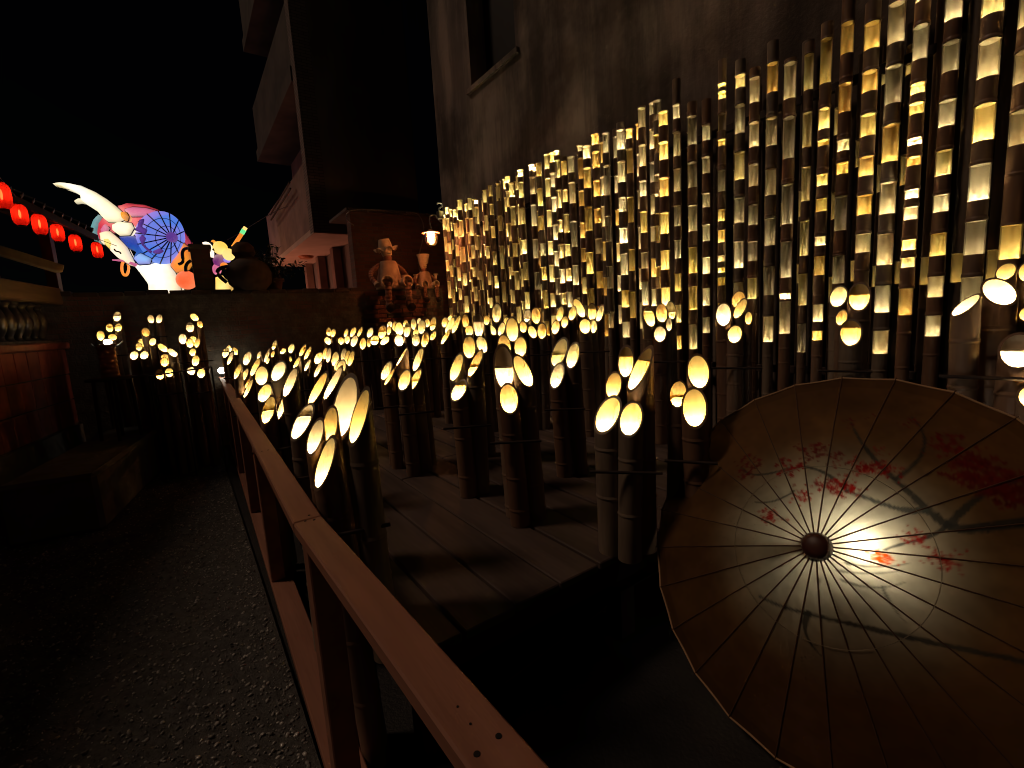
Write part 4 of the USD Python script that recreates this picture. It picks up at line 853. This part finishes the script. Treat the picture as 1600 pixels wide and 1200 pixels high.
# ------------------------------------------------------------------ flowerpot figures on the wall
def pot(r0, r1, h, rim=.012):                          # open pot, narrow end r0 at the bottom
    return [(0, 0), (r0, 0), (r0 + (r1 - r0) * .78, h * .78), (r1 + rim, h * .79), (r1 + rim * 1.2, h), (r1 - .008, h), (r0 * .9, h * .2), (0, h * .2)]
def figure(label, x0, yseat, S, hat):
    """x0, yseat: pixel of the seat's middle; S: metres from seat to neck."""
    seat = onplane(x0, yseat, SA * 7.72, SA); c = np.array([seat[0], seat[1], 2.09 + .01])
    t = thing('flowerpot_figure', label, 'figure', None)
    u = S / .46; R_ = PA; Fd = -SA
    obj('torso', lathe([(0, 0), (.225 * u, 0), (.23 * u, .04 * u), (.215 * u, .05 * u), (.145 * u, .41 * u), (.12 * u, .45 * u), (0, .46 * u)], 26, loc=c), 'terracotta', t, 35)
    obj('neck', lathe([(0, 0), (.055 * u, 0), (.07 * u, .06 * u), (.05 * u, .10 * u), (0, .10 * u)], 20, loc=c + np.array([0, 0, .45 * u])), 'terracotta_red', t, 35)
    hz = c + np.array([0, 0, .54 * u]); tilt = np.array([-.12, -.1, 1.0])
    hd_ = obj('head', lathe([(0, 0), (.075 * u, 0), (.10 * u, .11 * u), (.105 * u, .16 * u), (0, .17 * u)], 24, tilt, hz), 'terracotta_pale', t, 35)
    m_ = [hz + R_ * (.07 * u * math.sin(a)) + Fd * (.088 * u * math.cos(a)) + np.array([0, 0, .045 * u - .016 * u * math.cos(a * 1.6)]) for a in np.linspace(-.7, .7, 9)]
    obj('mouth', tube(m_, .006 * u, 6), 'black', hd_)
    for sx in (-.4, .4): obj('eye', ball(hz + R_ * .095 * u * math.sin(sx) + Fd * .092 * u * math.cos(sx) + np.array([0, 0, .10 * u]), .010 * u, 1), 'black', hd_)
    if hat == 'wavy':
        n_ = 48; a = np.arange(n_) * 2 * math.pi / n_; mb = MB()
        prof_ = [(.085, .26), (.10, .20), (.112, .13), (.15, .105), (.185, .10)]
        rows = [np.c_[np.cos(a) * r_ * u * (1 + (.10 * np.cos(6 * a) if i >= 3 else 0)), np.sin(a) * r_ * u * (1 + (.10 * np.cos(6 * a) if i >= 3 else 0)), (z_ + (.03 if i >= 3 else 0) * np.cos(6 * a)) * u] for i, (r_, z_) in enumerate(prof_)]
        for p_, q_ in zip(rows[:-1], rows[1:]): mb.strip(p_, q_, True)
        mb.disc(rows[0], True); k = mb.mesh()
        inner = k.copy(); inner.vertices = inner.vertices * np.array([.95, .95, 1]) - np.array([0, 0, .006]); inner.invert(); k = cat([k, inner])
        z = tilt / np.linalg.norm(tilt); x = np.cross([0, 1., 0], z); x /= np.linalg.norm(x); k.vertices = k.vertices @ np.array([x, np.cross(z, x), z]) + hz
        obj('hat', k, 'terracotta_pale', t, 50)
    else:
        obj('hat', lathe([(0, 0), (.12 * u, 0), (.155 * u, .19 * u), (.165 * u, .19 * u), (.168 * u, .235 * u), (.145 * u, .235 * u), (.12 * u, .1 * u), (0, .1 * u)], 26, loc=hz + np.array([0, 0, .13 * u])), 'terracotta_pale', t, 35)
    for sx in (-1, 1):
        hip = c + R_ * sx * .13 * u + Fd * .14 * u + np.array([0, 0, .09 * u]); knee = c + R_ * sx * .165 * u + Fd * .34 * u + np.array([0, 0, .10 * u])
        lg = obj('thigh', cat([lathe([(0, 0), (.06 * u, 0), (.085 * u, .20 * u), (.095 * u, .20 * u), (.095 * u, .23 * u), (.075 * u, .23 * u), (.06 * u, .12 * u), (0, .12 * u)], 20, knee - hip, hip)]), 'terracotta_pale', t, 35)
        L = .40 * u; z = np.array([sx * .02, 0, -1.0]); k0 = knee + np.array([0, 0, -.02 * u]) - Fd * .0
        sh_ = [lathe([(0, 0), (.045 * u, 0), (.055 * u, .05 * u), (.05 * u, .055 * u), (0, .055 * u)], 16, z, k0 + z * .058 * u * i) for i in range(6)]
        obj('shin', cat(sh_), 'terracotta_red', lg, 35)
        ft = k0 + z * .355 * u
        obj('foot', lathe([(0, 0), (.055 * u, .0), (.075 * u, .09 * u), (.03 * u, .11 * u), (0, .11 * u)], 16, Fd + np.array([0, 0, -.5]), ft - Fd * .02 * u), 'terracotta_dark', lg, 35)
        sho = c + R_ * sx * .12 * u + np.array([0, 0, .40 * u]); el = c + R_ * sx * .30 * u + np.array([0, 0, .24 * u]) + SA * .02; ha = c + R_ * sx * .27 * u + Fd * .10 * u + np.array([0, 0, .10 * u])
        pth = smoothpath([sho, el, ha], 9); arm = []
        for p_, q_ in zip(pth[:-1], pth[1:]): arm.append(lathe([(0, 0), (.032 * u, 0), (.042 * u, np.linalg.norm(q_ - p_) * .95), (0, np.linalg.norm(q_ - p_) * .96)], 14, q_ - p_, p_))
        ar = obj('arm', cat(arm), 'terracotta_red', t, 35)
        obj('hand', lathe([(0, 0), (.035 * u, 0), (.055 * u, .06 * u), (.045 * u, .065 * u), (0, .05 * u)], 14, ha - el, ha), 'terracotta_pale', ar, 35)
    return t
figure('large seated flowerpot figure with a wavy-brimmed clay hat on the brick wall', 610, 450, .47, 'wavy')
figure('small seated flowerpot figure with a straight pot hat at the wall end', 665, 450, .30, 'pot')
for (x, y, r, h, nm) in [(633, 440, .055, .10, 'little clay pot with a painted smile between the two clay figures'), (650, 436, .035, .07, 'tiny dark clay pot beside the small clay figure'), (681, 436, .03, .085, 'tiny pale clay cup right of the small clay figure')]:
    P = onplane(x, y, SA * 7.74, SA); o = np.array([P[0], P[1], 2.10])
    t = thing('clay_pot', nm, 'pot'); zz_ = max(.0, P[2] - 2.10)
    obj('stack', lathe([(0, 0), (r * .8, 0), (r * .6, zz_ + .01), (0, zz_ + .01)], 16, loc=o), 'terracotta_red', t, 35)
    obj('pot', lathe(pot(r * .7, r, h, .006), 20, loc=o + np.array([0, 0, zz_ + .01])), 'terracotta_pale', t, 35)
    if 'smile' in nm:
        obj('smile', tube([o + PA * r * .9 * math.sin(a) - SA * r * .95 * math.cos(a) + np.array([0, 0, zz_ + .055 - .012 * math.cos(a * 2)]) for a in np.linspace(-.8, .8, 9)], .004, 5), 'black', t)
        for k in range(5):
            a = k * 1.3; b0 = o + np.array([0, 0, zz_ + h]); obj('sprig', tube([b0, b0 + np.array([.04 * math.cos(a), .04 * math.sin(a), .07])], [.006, .001], 5), 'leaf_dark', t)
# dark round jar figure and bush at the wall's left part
dj = thing('round_jar_figure', 'dark rounded clay jar sculpture on the wall right of the brick pillar', 'sculpture')
P = onplane(392, 447, SA * 7.75, SA); o = np.array([P[0], P[1], 2.11])
obj('body', lathe([(0, 0), (.18, 0), (.27, .1), (.30, .24), (.25, .37), (.14, .44), (.15, .47), (0, .47)], 28, loc=o), 'terracotta_dark', dj, 40)
obj('head', lathe([(0, 0), (.10, 0), (.15, .07), (.14, .16), (.08, .22), (0, .22)], 22, loc=o + np.array([-.05, .02, .46])), 'terracotta_dark', dj, 40)
for sx in (-1, 1): obj('handle', tube(smoothpath([o + PA * sx * .24 + np.array([0, 0, .34]), o + PA * sx * .38 + np.array([0, 0, .28]), o + PA * sx * .29 + np.array([0, 0, .12])], 12), .025, 8), 'terracotta_dark', dj, True)
bs = thing('potted_shrub', 'dark shrub in a clay pot beside the pale balcony corner', 'plant')
P = onplane(411, 447, SA * 7.85, SA); o = np.array([P[0] + .12, P[1] + .1, 2.11])
obj('pot', lathe(pot(.09, .13, .18), 20, loc=o), 'terracotta_dark', bs, 35)
st, lf = [], []
for k in range(16):
    a, e = nrg.uniform(0, 6.28), nrg.uniform(.4, 1.4); tip = o + np.array([0, 0, .15]) + np.array([math.cos(a) * math.cos(e), math.sin(a) * math.cos(e), math.sin(e)]) * nrg.uniform(.3, .6)
    st.append(tube([o + np.array([0, 0, .14]), tip], [.008, .003], 5))
    for j in range(16):
        c_ = o + np.array([0, 0, .14]) + (tip - o - np.array([0, 0, .14])) * nrg.uniform(.35, 1.05) + nrg.normal(size=3) * .04; d1, d2 = nrg.normal(size=3), nrg.normal(size=3); d1 /= np.linalg.norm(d1); d2 -= d1 * (d1 @ d2); d2 /= np.linalg.norm(d2)
        lf.append(tri([c_ - d1 * .045, c_ + d2 * .016, c_ + d1 * .045, c_ - d2 * .016], [(0, 1, 2), (0, 2, 3)]))
obj('stem', cat(st), 'dark_wood', bs); tag(obj('foliage', cat(lf), 'leaf_dark', bs), kind='stuff')

# ------------------------------------------------------------------ wall lamp and small floodlight at the screen's far end
wl = thing('barn_lamp', 'hanging glass lamp with an orange-lit enamel rim beside the screen far end', 'lamp')
ld = 7.3; lc = at(673, 364, ld); k_ = ld / FPX
obj('shade', lathe([(0, .055), (.03, .05), (.05, .03), (13.5 * k_, .004), (14 * k_, -.004), (13 * k_, -.004), (.045, .02), (0, .04)], 26, loc=lc), 'enamel', wl, 40)
obj('bulb', ball(lc - np.array([0, 0, .062]), .042, 2), 'lamp_bulb', wl, True)
obj('glass_jar', lathe([(10 * k_, -.006), (10 * k_, -.10), (9 * k_, -.15), (6 * k_, -.19), (2 * k_, -.203), (0, -.205)], 24, loc=lc), 'clear_glass', wl, True)
gp = [at(x, y, ld + (.0 if x < 682 else .1)) for x, y in [(674, 358), (672, 350), (671, 343), (674, 337), (679, 336), (683, 341), (688, 346), (692, 349)]]
obj('gooseneck', tube(smoothpath(gp, 30), .009, 8), 'metal_grey', wl, True)
fl_ = thing('floodlight', 'small unlit silver floodlight clamped above the screen far end', 'lamp')
P = at(687, 336, 7.95)
hb = boxm([.07, .11, .12], P, AX); obj('housing', hb, 'metal_grey', fl_)
obj('bracket', tube(smoothpath([P + np.array([0, 0, .06]), P + PA * .03 + np.array([0, 0, .13]), P + PA * .06 + np.array([0, 0, .16]), P + PA * .0 + np.array([0, 0, .2]), P - PA * .03 + np.array([0, 0, .17])], 16), .014, 8), 'metal_grey', fl_, True)
obj('cooling_fin', cat([boxm([.012, .02, .12], P + PA * (.045 + .0) + SA * (i * .03 - .04), AX) for i in range(4)]), 'metal_grey', fl_)

# ------------------------------------------------------------------ giant festival lantern and its neighbour
LD = 13.0; LK = LD / FPX; CX = lambda x: 60 + .225 * x; CY = lambda y: 260 + .225 * y
def flat(px, dz=0.0):
    px = np.asarray(px, float); return np.array([EYE + (LD * FW + (CX(x) - 800) * LK * RT - (CY(y) - 600) * LK * UP) * (1 - dz / LD) for x, y in px])
def pillow(pts, depth, dz=0.0, step=None):
    """closed cushion-like body over an outline (cloth on a wire frame); depth: half thickness in metres."""
    P = Polygon([(CX(x) * LK, -CY(y) * LK) for x, y in pts]).buffer(.03).buffer(-.06).buffer(.03)
    if P.geom_type != 'Polygon': P = max(P.geoms, key=lambda g_: g_.area)
    st_ = step or max(.045, math.sqrt(P.area) / 16)
    bd = np.array([P.exterior.interpolate(t_).coords[0] for t_ in np.arange(0, P.exterior.length, st_ * .7)])
    x0, y0, x1, y1 = P.bounds; gx, gy = np.meshgrid(np.arange(x0, x1, st_), np.arange(y0, y1, st_)); gp_ = np.c_[gx.ravel(), gy.ravel()]
    ins = shapely.contains_xy(P.buffer(-st_ * .45), gp_[:, 0], gp_[:, 1]); gp_ = gp_[ins]; pts2 = np.vstack([bd, gp_])
    de = Delaunay(pts2); cen = pts2[de.simplices].mean(1); f = de.simplices[shapely.contains_xy(P, cen[:, 0], cen[:, 1])]
    dist = np.r_[np.zeros(len(bd)), shapely.distance(P.exterior, shapely.points(gp_))]; mx = max(dist.max(), 1e-6); h = depth * np.sqrt(np.clip(1 - (1 - dist / mx) ** 2, 0, 1))
    o = EYE + LD * FW - 800 * LK * RT + 600 * LK * UP; base = EYE + (o + pts2[:, :1] * RT + pts2[:, 1:] * UP - EYE) * (1 - dz / LD)
    fr, bk = base - FW * h[:, None], base + FW * h[:, None]; n_ = len(pts2)
    k = tri(np.r_[fr, bk], np.r_[f, f[:, ::-1] + n_]); k.fix_normals()
    g_ = np.clip(h / depth, 0, 1); pillow.lum = np.r_[.42 + .75 * g_, .42 + .75 * g_]; pillow.edge = base[:len(bd)]; return k
fg = thing('festival_lantern', 'giant glowing silk festival lantern with a white horn and ribbed blue dome', 'lantern')
def piece(name, pts, depth, dz, mt):
    o_ = obj(name, pillow(pts, depth, dz), mt, fg, True, pillow.lum)
    e_ = pillow.edge; obj('wire_frame', tube(np.vstack([e_, e_[:1]]), .013, 5, False), 'frame_wire', o_, True)
    return o_
piece('red_shell', [(560, 285), (640, 258), (740, 268), (830, 300), (920, 360), (1000, 430), (1060, 520), (1085, 620), (1090, 700), (1000, 700), (900, 600), (640, 420)], .35, -.35, 'silk_red')
piece('pink_panel', [(590, 300), (660, 280), (760, 290), (835, 312), (790, 350), (650, 352)], .12, .12, 'silk_pink')
piece('teal_edge', [(440, 330), (400, 375), (380, 430), (388, 490), (420, 548), (450, 540), (425, 450), (450, 370)], .15, -.1, 'silk_teal')
piece('red_collar', [(470, 345), (430, 400), (420, 470), (440, 530), (475, 520), (465, 450), (530, 470), (560, 420), (520, 370)], .16, .0, 'silk_red')
piece('pink_collar', [(470, 395), (440, 440), (450, 490), (480, 480), (500, 430)], .1, .14, 'silk_pink')
# ribbed dome
dc, hub, rx, ry = np.array([838., 500.]), np.array([927., 492.]), 178., 190.
n_, mrows = 64, 18; a = np.arange(n_) * 2 * np.pi / n_
def dome_pt(u, ang):                                     # u 0 at the hub, 1 at the rim
    rim = np.array([dc[0] + rx * math.cos(ang), dc[1] + ry * math.sin(ang)]); p2 = hub * (1 - u) + rim * u
    e = ((p2[0] - dc[0]) / rx) ** 2 + ((p2[1] - dc[1]) / ry) ** 2
    return flat([p2], .18 + .62 * math.sqrt(max(0, 1 - e)))[0]
mb = MB(); rows = [np.array([dome_pt(u, x) for x in a]) for u in np.linspace(.03, 1, mrows)]
for p_, q_ in zip(rows[:-1], rows[1:]): mb.strip(p_, q_, True)
mb.disc(rows[0], True); mb.disc(rows[-1] + FW * .02, False); k = mb.mesh(); k.fix_normals()
dm = obj('ribbed_dome', k, 'silk_blue', fg, True)
for j in range(14):
    x = .2 + j * 2 * math.pi / 14; obj('dome_rib', tube([dome_pt(u, x) - FW * .012 for u in np.linspace(.12, 1, 14)], .016, 5), 'frame_wire', dm, True)
for u in (.42, .72): obj('dome_ring', tube([dome_pt(u, x) - FW * .012 for x in np.linspace(0, 2 * math.pi, 49)], .008, 5), 'frame_wire', dm, True)
obj('dome_hub', ball(flat([hub], .78)[0], .13, 2, (1, 1, 1)), 'silk_violet', dm, True)
for pts in ([(655, 440), (690, 420), (700, 370), (740, 360), (720, 420), (760, 440), (740, 480), (690, 450)], [(720, 470), (750, 500), (730, 540), (770, 575), (810, 600), (770, 600), (720, 550), (700, 500)], [(790, 590), (850, 565), (875, 590), (840, 610), (800, 605)]):
    obj('scroll_ornament', pillow(pts, .06, .74), 'silk_violet', fg, True, pillow.lum)
piece('horn', [(115, 130), (200, 118), (300, 135), (400, 180), (480, 230), (545, 280), (605, 335), (605, 372), (560, 392), (490, 390), (440, 332), (370, 286), (330, 262), (325, 222), (270, 190), (190, 160), (130, 145)], .30, .42, 'silk_white')
piece('horn_spur', [(330, 225), (300, 222), (262, 242), (268, 266), (310, 262), (345, 268)], .12, .42, 'silk_ivory')
piece('horn_tip', [(115, 130), (170, 118), (235, 124), (262, 152), (215, 160), (150, 150)], .1, .5, 'silk_ivory')
piece('horn_band', [(590, 325), (615, 318), (632, 350), (625, 385), (600, 380)], .16, .55, 'silk_orange')
piece('knot', [(528, 412), (575, 388), (650, 392), (668, 430), (640, 480), (570, 485), (532, 455)], .2, .60, 'silk_white')
piece('face', [(440, 462), (500, 450), (560, 500), (620, 560), (660, 640), (690, 700), (640, 690), (560, 640), (510, 590), (450, 535)], .2, .25, 'silk_cream')
piece('cheek', [(455, 500), (500, 500), (530, 545), (500, 580), (465, 545)], .08, .40, 'silk_yellow')
obj('closed_eye', tube(smoothpath(flat([(528, 574), (545, 590), (562, 594), (572, 606)], .46), 12), .02, 6), 'black', fg, True)
piece('scarf', [(560, 492), (660, 472), (730, 548), (800, 610), (850, 622), (800, 680), (700, 686), (662, 650), (690, 600), (630, 572)], .16, .42, 'silk_navy')
piece('scarf_fold', [(660, 640), (710, 600), (790, 640), (780, 680), (700, 684)], .1, .60, 'silk_sky')
piece('leg', [(672, 690), (760, 672), (905, 640), (985, 800), (1010, 990), (800, 990), (790, 835), (728, 750)], .4, .1, 'silk_white')
piece('tiger_skin', [(1000, 520), (1055, 570), (1072, 690), (1050, 722), (960, 742), (918, 692), (960, 620)], .15, .28, 'silk_orange')
for pts in ([(1050, 572), (1005, 585), (1000, 620), (1005, 650), (975, 680)], [(1058, 655), (1030, 680), (1025, 730)]):
    obj('black_stripe', tube(smoothpath(flat(pts, .44), 14), .04, 6), 'black', fg, True)
obj('red_ball', ball(flat([(1030, 790)], .3)[0], 62 * .225 * LK, 3), 'silk_ball', fg, True)
obj('tassel_loop', tube([flat([(603 + 24 * math.sin(x), 705 + 52 * math.cos(x))], .1)[0] for x in np.linspace(0, 6.283, 25)], .035, 6), 'silk_orange', fg, True)
obj('red_spout', tube(flat([(515, 650), (600, 655), (690, 690)], .35), [.02, .035, .05], 6), 'silk_pink', fg, True)
P = flat([(900, 985)], 0)[0]; obj('plinth', boxm([3.4, 1.6, max(.2, P[2] + .02)], (P[0], P[1], max(.2, P[2]) / 2)), 'black', fg)
glow('added_base_glow', (1.0, .34, .20), 7.0)  # orange-pink glow added out of sight to light the tower soffit
f2 = thing('figure_lantern', 'small yellow and purple figure lantern holding up a striped staff', 'lantern')
for nm, x, y, rx_, ry_, dz, mt in [('head', 1262, 566, 46, 44, .3, 'silk_yellow'), ('snout', 1322, 612, 38, 40, .35, 'silk_yellow'), ('ear', 1215, 525, 14, 14, .3, 'silk_orange'), ('body', 1258, 655, 40, 45, .1, 'silk_purple'), ('skirt', 1240, 715, 28, 40, .1, 'silk_pink'), ('hand', 1290, 690, 24, 22, .25, 'silk_orange'), ('collar', 1310, 652, 22, 16, .2, 'silk_blue')]:
    k = trimesh.creation.icosphere(2, 1.0); c = flat([(x, y)], dz)[0]; k.vertices = (k.vertices[:, :1] * RT * rx_ + k.vertices[:, 1:2] * UP * ry_ + k.vertices[:, 2:] * FW * rx_) * .225 * LK + c
    obj(nm, k, mt, f2, True)
obj('white_horn', tube(smoothpath(flat([(1145, 535), (1190, 545), (1205, 590), (1205, 630)], .3), 16), [.035] * 8 + [.05] * 8, 8), 'silk_white', f2, True)
obj('strap', tube(smoothpath(flat([(1200, 530), (1222, 560), (1215, 585)], .42), 10), .035, 6), 'black', f2, True)
obj('base', pillow([(1238, 770), (1280, 755), (1300, 785), (1345, 790), (1345, 900), (1240, 900)], .2, .05), 'silk_yellow', f2, True, pillow.lum)
obj('staff', tube(flat([(1352, 560), (1412, 468)], .1), .055, 8), 'silk_orange', f2, True)
obj('staff_band', tube(flat([(1412, 468), (1428, 440)], .1), .06, 8), 'silk_green', f2, True)
obj('staff_tip', tube(flat([(1428, 440), (1440, 422)], .1), .055, 8), 'silk_yellow', f2, True)
P = flat([(1290, 850)], 0)[0]; obj('added_glow_plinth', boxm([1.3, 1.3, 1.5], (P[0], P[1], .78)), 'added_base_glow', f2)  # unseen glowing block added behind the brick wall
wr = [at(420, 330, 12.0), at(470, 318, 11.0), at(505, 322, 11)]
tag(obj('overhead_wire', tube(smoothpath([at(355, 375, 14), at(400, 348, 13), at(440, 326, 12), at(492, 318, 10.9)], 20), .008, 5), 'black', None, True), 'thin overhead wire sagging to the pink-lit balcony', 'wire')
